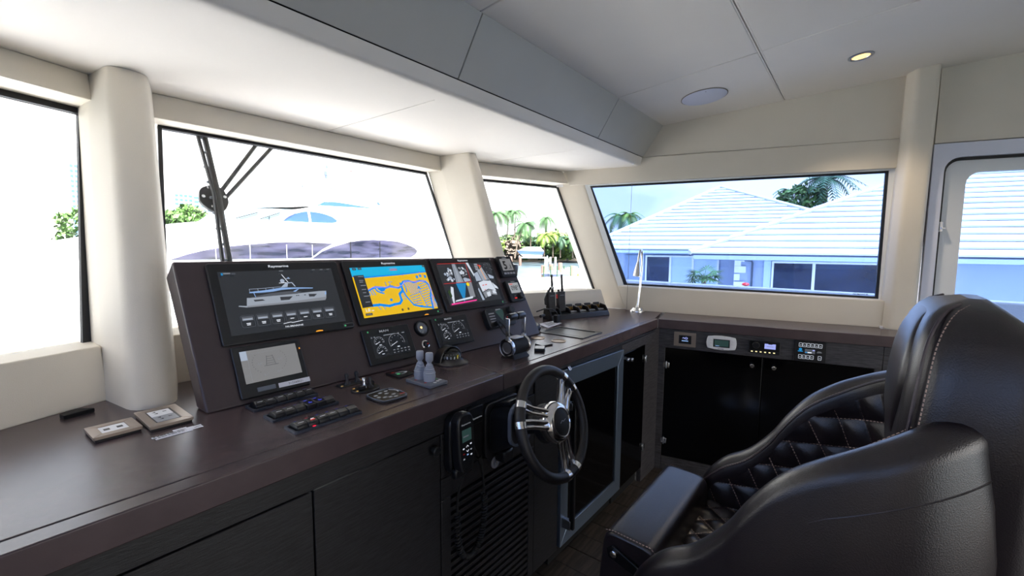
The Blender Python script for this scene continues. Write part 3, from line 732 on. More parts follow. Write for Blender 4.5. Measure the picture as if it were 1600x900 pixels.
for k in range(3): pr.line(q((.852 + k * .006, .245), (.852 + k * .006, .212)), .002, 'e_sea')
for x in (.650, .668): pr.line(q((x, .322), (x - .001, .338)), .0025, 'e_sea')
pr.line(q((.662, .337), (.680, .337)), .002, 'e_sea'); pr.poly(q(*circle(.652, .262, .006, 10)), 'e_sea')
for a, b in ((.808, .352), (.826, .356), (.850, .352)): pr.rect(a + ox - .006, a + ox + .006, b + oy - .006, b + oy + .006, 'e_sea')
for x in (.585, .605): pr.line(q((x, .246), (x + .010, .228)), .0025, 'e_sea')
pr.line(q((.562, .309), (.590, .320), (.648, .316), (.700, .313), (.722, .320), (.738, .335), (.800, .331), (.845, .332), (.858, .315), (.856, .275), (.846, .240), (.845, .212)), .0030, 'e_purple')
pr.polys([q((x - .002, y - .002), (x + .002, y - .002), (x + .002, y + .002), (x - .002, y + .002)) for x, y in ((.826, .372), (.740, .362), (.842, .360), (.700, .322), (.790, .330), (.664, .236), (.770, .240), (.860, .258))], 'e_pink')
pr.text('FT LAUDERDALE', .702 + ox, .394 + oy, .004, 'e_red', sx=.85); pr.rect(.688 + ox, .722 + ox, .386 + oy, .389 + oy, 'e_red')
pr.poly(q((.522, .371), (.565, .372), (.566, .243), (.522, .241)), 'e_bg')
for k, y in enumerate((.366, .350, .343, .329, .313, .300, .286, .262)): pr.rect(.540 + ox, .562 + ox - (k % 3) * .004, y + oy - .0015, y + oy + .0015, 'e_grey')
pr.text('1.0', .540 + ox, .231 + oy, .012, 'e_white', bold=.03); pr.text('nm', .559 + ox, .228 + oy, .006, 'e_white', bold=.02)
for x0, x1, y0 in ((.525, .540, .392), (.548, .563, .393), (.850, .863, .395), (.525, .553, .209), (.682, .690, .211), (.710, .718, .212)): pr.rect(x0 + ox, x1 + ox, y0 + oy, y0 + .009 + oy, 'e_bg'); pr.rect(x0 + .003 + ox, x1 - .003 + ox, y0 + .003 + oy, y0 + .006 + oy, 'e_grey')
pr.poly(circle(.160, -.118, .0032, 12), 'e_green'); pr.line(rounded(.154, .192, -.1245, -.1115, .006, 3), .0008, 'e_mid')
pr.poly([(.085, -.1265), (.108, -.1265), (.106, -.1235), (.096, -.122), (.087, -.124)], 'e_orange')
pr.build('screen', D)

# right large display: three camera views
D, w, h = display('chart_display', 'large marine display split into black and white camera pictures', 'display', .914, 1.300, .182, .438)
ox, oy = -1.107, -.310
pr = Print(.0143); pr.text('Raymarine', 0, .1155, .0085, 'e_white', bold=.01, sx=1.25)
pr.poly(q((.937, .208), (1.277, .211), (1.279, .411), (.938, .409)), 'e_bg')
pr.poly(q((1.020, .313), (1.066, .313), (1.050, .408), (1.030, .408)), 'e_deck'); pr.line(q((1.028, .315), (1.036, .406)), .002, 'e_ink'); pr.line(q((1.058, .315), (1.047, .406)), .002, 'e_ink')
for i in range(26):
    a = random.uniform(.965, 1.012); b = random.uniform(.325, .385); s_ = random.uniform(.003, .008); pr.poly(q(*circle(a, b, s_, 7)), random.choice(['e_pale', 'e_steel', 'e_grey']))
    a = random.uniform(1.062, 1.098); b = random.uniform(.345, .390); s_ = random.uniform(.002, .007); pr.poly(q(*circle(a, b, s_, 7)), random.choice(['e_pale', 'e_grey', 'e_mid']))
pr.poly(q((1.066, .313), (1.105, .316), (1.104, .325), (1.075, .335), (1.062, .330)), 'e_steel')
pr.poly(q((.955, .213), (.962, .213), (.985, .290), (.972, .296), (.958, .260)), 'e_pale'); pr.poly(q((.945, .272), (.960, .285), (.962, .250), (.950, .240)), 'leaf')
pr.poly(q((1.072, .306), (1.106, .312), (1.100, .236), (1.066, .232)), 'e_grey'); pr.poly(q((1.008, .309), (1.070, .307), (1.022, .214)), 'e_teal'); pr.poly(q(*circle(1.079, .300, .010, 8)), 'e_yellow')
pr.poly(q((.968, .222), (1.080, .230), (1.085, .240), (.975, .229)), 'e_pale'); pr.poly(q((.941, .209), (1.098, .216), (1.101, .222), (.943, .216)), 'e_pink')
pr.line(q((.938, .311), (1.106, .311)), .002, 'e_red'); pr.line(q((.939, .408), (1.109, .408), (1.106, .311)), .002, 'e_red')
pr.poly(q((1.112, .409), (1.128, .409), (1.142, .345), (1.136, .336)), 'e_pale')
pr.poly(q((1.142, .352), (1.168, .360), (1.178, .313), (1.140, .312)), 'e_steel'); pr.poly(q((1.170, .365), (1.205, .380), (1.222, .315), (1.182, .312)), 'e_deck'); pr.line(q((1.192, .395), (1.206, .318)), .003, 'e_orange'); pr.line(q((1.200, .395), (1.240, .280)), .002, 'e_pale')
pr.poly(q((1.150, .304), (1.185, .312), (1.235, .308), (1.250, .255), (1.200, .268), (1.155, .255)), 'e_pale'); pr.poly(q((1.155, .252), (1.200, .264), (1.248, .252), (1.246, .232), (1.200, .240), (1.160, .222)), 'e_grey'); pr.poly(q((1.178, .250), (1.205, .255), (1.203, .232), (1.180, .228)), 'e_pale'); pr.poly(q((1.222, .258), (1.242, .258), (1.246, .240), (1.222, .242)), 'e_pale')
pr.poly(q((1.232, .345), (1.268, .330), (1.262, .318), (1.235, .322)), 'e_steel'); pr.poly(q((1.240, .300), (1.266, .275), (1.270, .262), (1.246, .270)), 'e_pale'); pr.poly(q((1.130, .270), (1.138, .278), (1.150, .215), (1.135, .214)), 'e_steel')
pr.polys([q((1.168, .285), (1.180, .287), (1.180, .291), (1.168, .289)), q((1.188, .287), (1.200, .289), (1.200, .293), (1.188, .291)), q((1.183, .398), (1.206, .390), (1.204, .384), (1.183, .392)), q((1.172, .262), (1.180, .263), (1.180, .266), (1.172, .265))], 'e_red')
for k in range(8): pr.rect(1.160 + ox, 1.182 + ox, .368 + k * .0045 + oy, .3695 + k * .0045 + oy, 'e_pale')
for i in range(20): a = random.uniform(1.215, 1.27); b = random.uniform(.34, .405); pr.rect(a + ox, a + .004 + ox, b + oy, b + .003 + oy, 'e_grey')
pr.poly(circle(.155, -.118, .0032, 12), 'e_green'); pr.line(rounded(.149, .187, -.1245, -.1115, .006, 3), .0008, 'e_mid')
pr.build('screen', D)

# two small square instruments
D, w, h = display('instrument', 'small square instrument reading 5.1 at the top right of the console', 'instrument', 1.343, 1.456, .324, .440, .022, .006)
pr = Print(.0223); pr.text('Raymarine', 0, .0485, .0042, 'e_pale', sx=1.2); pr.rect(-.042, .042, -.024, .042, 'e_lcd'); pr.text('5', -.014, .008, .044, 'e_black', bold=.03, sx=.95); pr.text('.1', .019, -.003, .022, 'e_black', bold=.03)
pr.build('screen', D)
for k in range(4):
    pbox('button', -.043 + k * .0225, -.025 + k * .0225, -.045, -.034, .021, .0235, 'silver_plastic', D, .001)
D, w, h = display('instrument', 'small square compass instrument reading 098 with a dial knob', 'instrument', 1.341, 1.450, .187, .304, .022, .006)
pr = Print(.0223); pr.text('Raymarine', 0, .0495, .0042, 'e_pale', sx=1.2); pr.rect(-.040, .036, -.014, .042, 'e_lcd2'); pr.text('098\u00b0', -.001, .014, .026, 'e_black', bold=.01, sx=.85); pr.rect(-.034, -.010, .033, .037, 'e_red'); pr.rect(-.030, -.012, -.044, -.038, 'e_red'); pr.poly(circle(.044, -.042, .003, 8), 'e_white'); pr.build('screen', D)
build('dial', MB().lathe([(.017, 0), (.017, .012), (.014, .015), (.001, .015)], 20, M=T(.022, -.032, .021)), 'black_plastic', D)
pbox('button', -.035, -.010, -.032, -.022, .021, .024, 'black_plastic', D, .001)

# VHF radio on the console
D, w, h = display('radio', 'black two-way radio with speaker slots and a knob on the console behind the throttle', 'radio', 1.116, 1.304, .072, .167, .030, .014)
pr = Print(.0303); pr.text('Raymarine', -.005, .038, .0045, 'e_pale', sx=1.2); pr.poly([(-.030, .030), (.024, .036), (.024, .012), (.004, -.022)], 'e_lcdgreen'); pr.build('screen', D)
for k in range(4): pbox('speaker_slot', -.078, -.040, .019 - k * .013, .024 - k * .013, .028, .0312, 'silver_plastic', D, .001)
build('dial', MB().lathe([(.022, 0), (.021, .020), (.017, .024), (.001, .024)], 24, M=T(.070, .022, .028)), 'black_plastic', D)
build('socket', MB().lathe([(.012, 0), (.012, .022), (.001, .022)], 16, M=T(-.052, -.030, .028)), 'rubber', D)
D2 = thing('microphone_lead', 'thin black lead looping from the console radio down to the counter', 'cable', (0, 0, 0))
p0 = at(FF, 1.158, .092, .055).translation; p1 = at(FF, 1.185, .045, .05).translation
build('lead', MB().tube([p0, p0 + Vector((.01, -.02, -.02)), p0 + Vector((.03, -.03, -.05)), (1.60, 1.23, -.42), (1.62, 1.22, -.4455)], .0035, 8), 'rubber', D2)
build('lead', MB().tube([p0 + Vector((-.012, 0, -.006)), p0 + Vector((-.005, -.03, -.05)), (1.555, 1.235, -.41), (1.575, 1.225, -.4455)], .003, 8), 'rubber', D2)

# pale monochrome display with a paper label
D, w, h = display('fin_control_display', 'black framed pale grey display at the lower left of the console with a paper label', 'display', .084, .278, .014, .168, .012, .004)
ox, oy = -.181, -.091
pr = Print(.0123); pr.poly(q((.103, .055), (.262, .057), (.262, .153), (.103, .152)), 'e_lcd'); pr.poly(q((.103, .124), (.121, .124), (.121, .152), (.103, .152)), 'e_steel')
for y in (.124, .1, .079): pr.line(q((.103, y), (.121, y)), .0008, 'e_grey')
pr.line(q((.121, .055), (.121, .152)), .0008, 'e_grey'); pr.line(q((.121, .141), (.215, .143)), .0006, 'e_grey')
for k in range(9):
    a = math.radians(140 + k * 11); pr.poly(q(*circle(.180 + .050 * math.cos(a), .110 + .038 * math.sin(a), .001, 6)), 'e_ink')
    a = math.radians(-48 + k * 11); pr.poly(q(*circle(.175 + .050 * math.cos(a), .110 + .038 * math.sin(a), .001, 6)), 'e_ink')
pr.line(q((.160, .098), (.200, .098)), .001, 'e_ink'); pr.line(q((.166, .099), (.171, .128)), .001, 'e_ink'); pr.line(q((.192, .099), (.187, .128)), .001, 'e_ink')
for k in range(4): pr.line(q((.167 + k * .0013, .104 + k * .007), (.191 - k * .0013, .104 + k * .007)), .0008, 'e_ink')
pr.text('5.0\u00b0', .150 + ox, .107 + oy, .006, 'e_grey'); pr.text('5.0\u00b0', .207 + ox, .112 + oy, .006, 'e_grey'); pr.text('-0.1\u00b0', .160 + ox, .072 + oy, .006, 'e_grey'); pr.text('-0.1\u00b0', .198 + ox, .075 + oy, .006, 'e_grey')
pr.rect(.268 + ox, .271 + ox, .131 + oy, .136 + oy, 'e_orange'); pr.build('screen', D)
pbox('card_slot', .128 + ox, .178 + ox, .026 + oy, .039 + oy, .011, .014, 'grey_plate', D, .001)
pr = Print(.0135); pr.rect(.186 + ox, .279 + ox, .0245 + oy, .0385 + oy, 'paper'); pr.text('5125&8521', .236 + ox, .0315 + oy, .0062, 'ink', sx=1.1); tag(pr.build('paper_label', D), 'white paper label reading 5125&8521')

# two engine displays
def engine(label, x0, x1, y0, y1):
    D, w, h = display('engine_display', label, 'display', x0, x1, y0, y1, .012, .004)
    pr = Print(.0123); pr.text('MAN', -.012, .053, .0085, 'e_grey', bold=.02, sx=1.5); pr.poly(circle(-.078, .056, .003, 8), 'e_green'); pr.rect(-.077, .077, -.044, .042, 'e_dark')
    pr.poly(circle(-.070, .033, .003, 8), 'e_grey'); pr.poly(circle(-.058, .034, .003, 8), 'e_grey'); pr.rect(-.020, .028, .034, .037, 'e_grey'); pr.poly(circle(.045, .035, .003, 8), 'e_grey'); pr.rect(.060, .072, .033, .036, 'e_grey')
    for cx, cy, r, a1 in ((-.044, .013, .020, 200), (-.044, -.022, .020, 190), (.026, .002, .033, 205)):
        pr.arc(cx, cy, r, -10, a1, .0014, 'e_grey')
        for k in range(7):
            a = math.radians(-5 + k * 33); pr.poly(circle(cx + r * .76 * math.cos(a), cy + r * .76 * math.sin(a), .0013, 6), 'e_pale')
        pr.line([(cx, cy), (cx - r * .85, cy - r * .35)], .0016, 'e_white'); pr.poly(circle(cx, cy, .003, 8), 'e_grey'); pr.rect(cx - .004, cx + .006, cy - r * .62, cy - r * .5, 'e_pale')
    for k in range(5): pr.rect(.0 + k * .016, .008 + k * .016, -.028, -.025, 'e_grey'); pr.rect(.0 + k * .016, .006 + k * .016, -.038, -.035, 'e_grey')
    pr.build('screen', D); return D
engine('black engine display with white dials under the chart screen', .496, .698, .027, .161)
engine('black engine display with white dials behind the brass-eyed compass dome', .815, 1.013, .037, .166)['label'] = 'black engine display with white dials directly behind the dome compass'

# round anchor light gauge and the ignition knob
g = thing('gauge', 'round black gauge with a glowing clear lens between the two engine displays', 'gauge', at(FF, .761, .134))
build('ring', MB().lathe([(.034, 0), (.034, .008), (.031, .013), (.026, .013), (.025, .009)], 28, caps=False), 'black_metal', g)
build('backing', MB().lathe([(.026, .0), (.026, .004), (.001, .004)], 24), 'silver_plastic', g)
build('lens', MB().sphere((0, 0, .008), (.026, .026, .010), 24, 6, z0=0), 'glass_dome', g)
pr = Print(.0045); pr.poly(circle(.0, .004, .005, 12), 'e_lamp'); pr.line([(0, -.004), (0, -.016)], .0015, 'chrome'); pr.arc(0, -.010, .008, 200, 340, .0015, 'chrome', 8); pr.build('bulb', g)
g = thing('ignition_switch', 'small chrome ringed knob with a red mark below the round gauge', 'switch', at(FF, .755, .066))
build('ring', MB().lathe([(.018, 0), (.018, .005), (.013, .007), (.012, .004)], 24, caps=False), 'chrome', g)
kb = build('knob', MB().lathe([(.012, 0), (.011, .014), (.001, .015)], 20), 'black_plastic', g)
pr = Print(.0152); pr.rect(.0, .008, -.002, .002, 'red_paint'); pr.build('mark', kb)

# ------------------------------------------------------------------ things on the counter (top at z = -.45)
ZT = -.45
def plate(name, w, d, t, m, parent, r=.004, bevel=.0015, z=0):
    mb = MB(); mb.prism(rounded(-w / 2, w / 2, -d / 2, d / 2, r), z, z + t); return build(name, mb, m, parent, bevel=bevel)
o1 = thing('socket_plate', 'low bronze plate with two small data sockets at the far left of the counter', 'socket', T(.222, 1.381, ZT) @ RZ(.03))
plate('base', .084, .092, .006, 'black_plastic', o1); mb = MB(); ring(mb, rounded(-.0445, .0445, -.046, .046, .003), rounded(-.025, .025, -.026, .026, .002), .006, .013); build('frame', mb, 'bronze_plate', o1, bevel=.001)
plate('insert', .050, .052, .0055, 'white_plastic', o1, .002, .001, .006)
for x in (-.012, .012): pbox('port', x - .006, x + .005, -.006, .006, .0105, .0122, 'black_plastic', o1, 0)
o2 = thing('socket_plate', 'larger bronze plate with a white and a grey mains socket beside the pillar', 'socket', T(.320, 1.3855, ZT))
plate('base', .084, .146, .006, 'black_plastic', o2); mb = MB(); ring(mb, rounded(-.0445, .0445, -.076, .076, .003), rounded(-.0265, .0265, -.052, .056, .003), .006, .013); build('frame', mb, 'bronze_plate', o2, bevel=.001)
a = plate('outlet', .046, .048, .006, 'white_plastic', o2, .002, .001, .006); a.matrix_local = T(0, .028, 0)
b = plate('outlet', .046, .048, .006, 'silver_plastic', o2, .002, .001, .006); b.matrix_local = T(0, -.022, 0)
for q_ in (a, b):
    pr = Print(.0122); pr.poly([(-.014, -.004), (-.006, -.008), (-.006, .0)], 'void'); pr.poly([(-.016, .010), (-.008, .006), (-.008, .014)], 'void'); pr.rect(.006, .014, .002, .006, 'void'); pr.build('pin_hole', q_)
pbox('side_clip', -.0265, -.0235, -.046, .052, .006, .012, 'black_plastic', o2, 0); pbox('side_clip', .0235, .0265, -.046, .052, .006, .012, 'black_plastic', o2, 0)
pr = Print(.0004)
for x0, x1, y0, y1 in ((.268, .335, 1.262, 1.272), (.272, .345, 1.249, 1.261), (.312, .340, 1.274, 1.286), (.335, .352, 1.254, 1.279), (.350, .368, 1.254, 1.264), (.350, .368, 1.266, 1.277)): pr.rect(x0, x1, y0, y1, 'paper')
for y in (1.2655, 1.254):
    for k in range(9): pr.rect(.271 + k * .0065, .275 + k * .0065 + (k % 3) * .001, y, y + .004, 'ink')
for y in (1.2575, 1.2695): pr.rect(.353, .364, y, y + .003, 'ink')
pr.rect(.317, .330, 1.279, 1.283, 'ink')
st = pr.build('label_strip', None); st.location = (0, 0, ZT); tag(st, 'cluster of small white printed label strips stuck on the counter near the sockets', 'label')
bw = build('counter_notch', MB().prism([(.155, 1.60), (.197, 1.615), (.222, 1.59), (.160, 1.572)], 0, .012), 'void', bevel=.002); bw.location = (0, 0, ZT); tag(bw, 'small flat black pad at the far left edge of the counter', 'pad')

# three rows of rocker switches
def switch_row(label, y0, y1, kinds, x0=.486, x1=.668):
    cx, cy = (x0 + x1) / 2, (y0 + y1) / 2; w, d = x1 - x0, y1 - y0
    t = thing('switch_row', label, 'switch', T(cx, cy, ZT), 'rocker switch rows below the pale display')
    mb = MB(); ring(mb, rounded(-w / 2, w / 2, -d / 2, d / 2, .003), rounded(-w / 2 + .005, w / 2 - .005, -d / 2 + .008, d / 2 - .008, .002), 0, .006); build('frame', mb, 'switch_frame', t, bevel=.0015)
    plate('backplate', w - .004, d - .004, .002, 'void', t, .002, 0)
    n = len(kinds); p = (w - .016) / n
    pr = Print(.0205); pro = Print(.0203)
    for k, kd in enumerate(kinds):
        x = -w / 2 + .008 + p * (k + .5)
        if kd == 'open':
            mb = MB(); mb.box(-p * .46, p * .46, -d * .44, d * .36, .002, .020); pr2 = Print(.0202)
            o = build('rocker', mb, 'black_plastic', t, bevel=.002); o.matrix_local = T(x, 0, 0)
            pro.rect(x - .006, x + .004, .010, .014, 'e_ledblue'); pro.rect(x - .002, x + .007, -.014, -.009, 'e_ledblue'); pro.rect(x - .001, x + .002, -.009, -.004, 'e_ledblue')
            continue
        mb = MB(); D_ = d * .40; prof = [(-D_, .003), (-D_, .012), (-D_ + .004, .017), (-.004, .021), (.006, .019), (D_ - .003, .010), (D_, .006), (D_, .003)]
        mb.hexa([(-p * .47, y, z) for y, z in prof], [(p * .47, y, z) for y, z in prof])
        o = build('rocker', mb, 'black_plastic', t, bevel=.0012, ang=25); o.matrix_local = T(x, 0, 0)
        if kd == 'line': pr2 = Print(.0); pr2.rect(-.007, .007, -.0009, .0009, 'white_plastic'); o2_ = pr2.build('mark', o); o2_.matrix_local = T(.001, -.012, .0199) @ RX(.28)
        if kd == 'red':
            pr2 = Print(0); pr2.rect(-.006, .006, -.0035, -.001, 'e_red'); pr2.rect(-.004, .004, .0, .003, 'e_white'); pr2.build('mark', o).matrix_local = T(.002, -.012, .0200) @ RX(.28)
            pbox('indicator', -.004, .003, -D_ - .004, -D_ - .001, .003, .007, 'e_ledred', o, 0)
        pr.rect(x - .004, x + .002, .0125, .0145, 'e_ledred' if kd == 'red' else 'e_ledblue')
    ps = pr.build('indicator_print', t); ps.matrix_local = T(0, .0, -.0046)
    if pro.mats: pro.build('open_key_print', t)
switch_row('row of six black rocker switches with white lines, nearest the console face', 1.259, 1.317, ['line'] * 6)
switch_row('middle row of black rocker switches with two open blue lit keys', 1.146, 1.205, ['line', 'line', 'plain', 'open', 'open', 'plain'])
switch_row('row of black rocker switches with one red lit key, nearest the counter edge', 1.031, 1.090, ['line', 'red', 'line', 'line', 'plain', 'plain'])

def toggle(parent, x, y, m='black_plastic', s=1.0):
    mb = MB(); mb.lathe([(.011 * s, 0), (.010 * s, .005), (.006 * s, .009), (.0045 * s, .012), (.006 * s, .022), (.0065 * s, .030), (.004 * s, .034), (.001, .035)], 14, M=T(x, y, .002) @ RX(-.15)); return build('toggle', mb, m, parent)
def screw(parent, x, y, z=.003): return build('screw', MB().lathe([(.005, 0), (.0045, .002), (.001, .003)], 10, M=T(x, y, z)), 'brass', parent)
t = thing('toggle_panel', 'clear edged plate with two black toggles beside the console foot', 'switch panel', T(.792, 1.283, ZT))
plate('plate', .092, .038, .003, 'bezel', t, .004); toggle(t, -.012, .004); toggle(t, .024, .004); screw(t, -.038, -.008); screw(t, .040, .010)
t = thing('toggle_panel', 'oval black plate with a chrome toggle and black guards', 'switch panel', T(.790, 1.200, ZT) @ RZ(-.03))
mb = MB(); mb.prism(circle(0, 0, .046, 28, .036), 0, .005); build('plate', mb, 'black_plastic', t, bevel=.002)
toggle(t, .0, .006, 'chrome', .9); toggle(t, .016, -.004, 'black_plastic', .9)
pbox('guard', -.028, -.008, -.016, -.002, .005, .017, 'black_plastic', t); pbox('guard', .022, .036, .004, .018, .005, .017, 'black_plastic', t)
for x, y in ((-.036, -.012), (.038, .014), (-.030, .018)): screw(t, x, y, .005)
t = thing('keypad', 'black rounded keypad with white ringed buttons and red print near the counter edge', 'keypad', T(.788, 1.089, ZT))
kp = [(-.043, -.046), (0, -.053), (.044, -.048), (.051, 0), (.046, .047), (.0, .050), (-.044, .046), (-.050, 0)]
mb = MB(); mb.prism(rpoly(kp, .014), 0, .006); build('plate', mb, 'bezel', t, bevel=.002)
mb = MB(); ring(mb, rpoly(kp, .014), rpoly([(x * .93, y * .93) for x, y in kp], .013), .006, .009); build('rim', mb, 'grey_plate', t, bevel=.001)
pr = Print(.0062)
for x, y in ((-.026, .018), (-.004, .028), (.018, .030), (-.030, -.004), (-.018, -.016), (-.006, -.026), (.004, .006), (.014, -.014), (.006, -.036)):
    pr.poly(circle(x, y, .0062, 14, .0052), 'e_grey'); pr.poly(circle(x, y, .0046, 12, .0038), 'black_plastic'); pr.rect(x - .002, x + .002, y - .001, y + .001, 'e_pale')
for k in range(10): pr.rect(-.034 + k * .0055, -.030 + k * .0055, .038, .0405, 'e_grey')
pr.line([(.026, .026), (.036, .010), (.038, .0), (.034, -.010)], .004, 'e_grey'); pr.rect(.022, .040, -.036, -.030, 'red_paint'); pr.build('key_print', t)
t = thing('indicator_panel', 'small square black panel with a green and a red mark under the engine display', 'panel', T(.959, 1.244, ZT))
plate('plate', .073, .074, .006, 'black_plastic', t, .003); pr = Print(.0062); pr.rect(-.020, -.006, .020, .027, 'red_paint'); pr.rect(-.014, .020, .010, .013, 'e_grey'); pr.poly(circle(-.012, -.004, .007, 10, .006), 'e_green'); pr.poly(circle(.020, .000, .008, 12, .006), 'white_plastic'); pr.rect(-.005, .012, -.014, -.011, 'e_grey'); pr.build('print', t)

t = thing('thruster_control', 'grey plate with two ribbed grey joysticks, left of the dome compass', 'joystick', T(.957, 1.105, ZT))
plate('plate', .078, .122, .010, 'grey_plate', t, .004, .002)
for k, (x, y) in enumerate(((-.002, .030), (.0, -.014))):
    prof = [(.019, 0), (.0195, .010), (.0205, .014), (.0195, .024)]
    z = .024; r = .0195
    for j in range(5):
        prof += [(r, z), (r + .001, z + .003), (r - .001, z + .0055)]; z += .006; r -= .0022
    prof += [(.0075, z + .002), (.0070, z + .006), (.0105, z + .011), (.0125, z + .014), (.0125, z + .036), (.0105, z + .039), (.001, z + .039)]
    build('joystick', MB().lathe(prof, 22, M=T(x, y, .010)), 'grey_plastic', t)
pr = Print(.0102)
for y in (.024, -.024): pr.poly([(-.032, y), (-.022, y + .005), (-.022, y - .005)], 'red_paint'); pr.poly([(.032, y + .006), (.022, y + .011), (.022, y + .001)], 'green_paint')
for x, y in ((-.005, -.046), (.012, -.040), (.026, -.036)): pr.poly(circle(x, y, .006, 12), 'white_plastic')
pr.build('print', t)

t = thing('compass', 'black hooded dome compass sitting between the joysticks and the throttle', 'compass', T(1.186, 1.226, ZT))
build('base', MB().lathe([(.066, 0), (.066, .005), (.058, .010), (.048, .014), (.044, .020), (.001, .020)], 32), 'black_plastic', t)
build('card', MB().lathe([(.034, .018), (.036, .026), (.034, .034), (.016, .040), (.001, .041)], 28), 'black_matte', t)
pr = Print(.0415)
for k in range(16):
    a = 2 * math.pi * k / 16; pr.line([(.024 * math.cos(a), .024 * math.sin(a)), (.031 * math.cos(a), .031 * math.sin(a))], .002, 'white_plastic')
pr.build('card_print', t).matrix_local = T(0, 0, -.006)
mb = MB(); pbx = [(.0365 * math.cos(2 * math.pi * k / 32), .0365 * math.sin(2 * math.pi * k / 32)) for k in range(32)]
for k in range(0, 32, 2): mb.box(pbx[k][0] - .0012, pbx[k][0] + .0012, pbx[k][1] - .0012, pbx[k][1] + .0012, .022, .031)
build('scale_marks', mb, 'white_plastic', t)['kind'] = 'stuff'
build('lubber_line', MB().box(-.0012, .0012, -.0375, -.0355, .022, .036), 'e_yellow', t)
build('dome', MB().sphere((0, 0, .018), (.042, .042, .040), 28, 10, z0=0), 'glass_dome', t)
rows = []
for i in range(17):
    a = math.pi * i / 16
    rows.append([Vector((rr * math.cos(a), yy, .006 + rr * 1.02 * math.sin(a))) for rr, yy in ((.0555, -.004), (.0595, -.002), (.0585, .030), (.046, .052), (.010, .058), (.010, .052), (.042, .046), (.0525, .026))])
build('hood', MB().grid(rows, closed=True), 'black_plastic', t, ang=45)

# engine control head with twin levers
t = thing('throttle', 'black drum throttle with twin chrome edged levers at the right of the counter', 'throttle', T(1.423, 1.094, ZT))
mb = MB(); mb.hexa([(-.056, -.038, 0), (.052, -.038, 0), (.056, .038, 0), (-.050, .038, 0)], [(-.046, -.024, .020), (.044, -.024, .020), (.046, .026, .020), (-.042, .026, .020)]); build('base', mb, 'black_plastic', t, bevel=.003)
MX = T(0, 0, .045) @ RY(math.pi / 2)
build('drum', MB().lathe([(.036, -.050), (.036, .050)], 36, M=MX), 'black_matte', t, ang=50)
rg = build('end_ring', MB().lathe([(.0375, -.058), (.0375, -.048), (.036, -.046), (.030, -.058)], 36, M=MX, caps=False), 'chrome', t); build('end_ring', MB().lathe([(.0375, .058), (.0375, .048), (.036, .046), (.001, .058)], 36, M=MX, caps=False), 'chrome', t)
build('end_cap', MB().lathe([(.031, -.056), (.022, -.054), (.022, -.050), (.001, -.050)], 32, M=MX, caps=False), 'black_plastic', t)
build('end_dial', MB().lathe([(.023, -.0555), (.0235, -.0575), (.021, -.0575), (.020, -.055), (.001, -.0555)], 28, M=MX, caps=False), 'steel', t)
pl = [(-.028, -.022), (.034, -.022), (.034, .022), (-.028, .022)]
mb = MB(); mb.hexa([(x, y, .0795) for x, y in rpoly(pl, .012)], [(x * .96, y * .94, .0835) for x, y in rpoly(pl, .012)]); build('top_plate', mb, 'steel', t, bevel=.001)
for x in (-.050, .056):
    mb = MB(); mb.hexa([(x - .003, -.008, .070), (x + .003, -.008, .070), (x + .003, .010, .070), (x - .003, .010, .070)], [(x - .003, -.010, .165), (x + .003, -.010, .165), (x + .003, .012, .165), (x - .003, .012, .165)]); lv = build('lever', mb, 'chrome', t, bevel=.002)
    mb = MB(); mb.lathe([(.010, -.005), (.010, .005)], 18, M=T(x, 0, .082) @ RY(math.pi / 2)); build('pivot', mb, 'steel', lv)
MG = T(0, 0, .168) @ RY(math.pi / 2)
for a_, b_ in ((-.048, .001), (.005, .054)): build('grip', MB().lathe([(.012, a_), (.015, a_ + .003), (.015, b_ - .003), (.013, b_)], 24, M=MG), 'black_plastic', t)
build('trim_button', MB().sphere((-.049, -.004, .160), (.002, .004, .004), 8, 4).sphere((-.049, .004, .170), (.002, .003, .003), 8, 4), 'red_paint', t)

# cup holders, recessed tray, flat pads, paper, black hose
def cup(label, x, y):
    t = thing('cup_holder', label, 'cup holder', T(x, y, ZT), 'round metal cup holders sunk in the counter')
    build('rim', MB().lathe([(.035, 0), (.035, .003), (.030, .0035), (.029, .001), (.029, .0005)], 28, caps=False), 'cup_steel', t); build('cup', MB().lathe([(.029, .002), (.028, .0007), (.001, .0006)], 28, caps=False), 'cup_steel', t)
cup('round metal cup holder between the console foot and the black tray', 1.79, 1.236)
cup('round metal cup holder nearer the counter edge, left of the black tray', 1.795, 1.118)
t = thing('charging_tray', 'shallow black rectangular tray let into the counter right of the cup holders', 'tray', T(2.020, 1.187, ZT))
mb = MB(); ring(mb, rounded(-.108, .106, -.134, .136, .004), rounded(-.078, .088, -.106, .116, .006), 0, .004); build('rim', mb, 'bezel', t, bevel=.001)
plate('bottom', .17, .228, .0012, 'black_plastic', t).matrix_local = T(.005, .005, 0)
for sx, x0, x1, y0, y1 in ((0, -.077, -.073, -.104, .114), (0, .083, .087, -.104, .114)): pbox('tray_wall', x0, x1, y0, y1, 0, .004, 'void', t, 0)
t = build('pad', MB().prism(rounded(-.034, .030, -.030, .026, .004), 0, .007), 'black_plastic', bevel=.002); t.matrix_world = T(1.678, 1.125, ZT) @ RZ(-.25); tag(t, 'thin flat black pad on the counter right behind the throttle', 'pad')
t = thing('key_fob', 'thick small black box beside the foot of the throttle', 'remote', T(1.580, 1.080, ZT) @ RZ(.55))
plate('body', .062, .046, .014, 'black_plastic', t, .006, .003); pr = Print(.0142); pr.rect(-.018, -.004, -.006, .006, 'bezel'); pr.rect(.004, .018, -.006, .006, 'bezel'); pr.build('buttons_print', t)
t = build('paper_sheet', MB().prism([(2.055, 1.352), (2.235, 1.372), (2.262, 1.452), (2.115, 1.462)], 0, .0015), 'paper', smooth=False); t.location = (0, 0, ZT); tag(t, 'grey leaflet lying under the front of the radio charger', 'leaflet')
pr = Print(.0017)
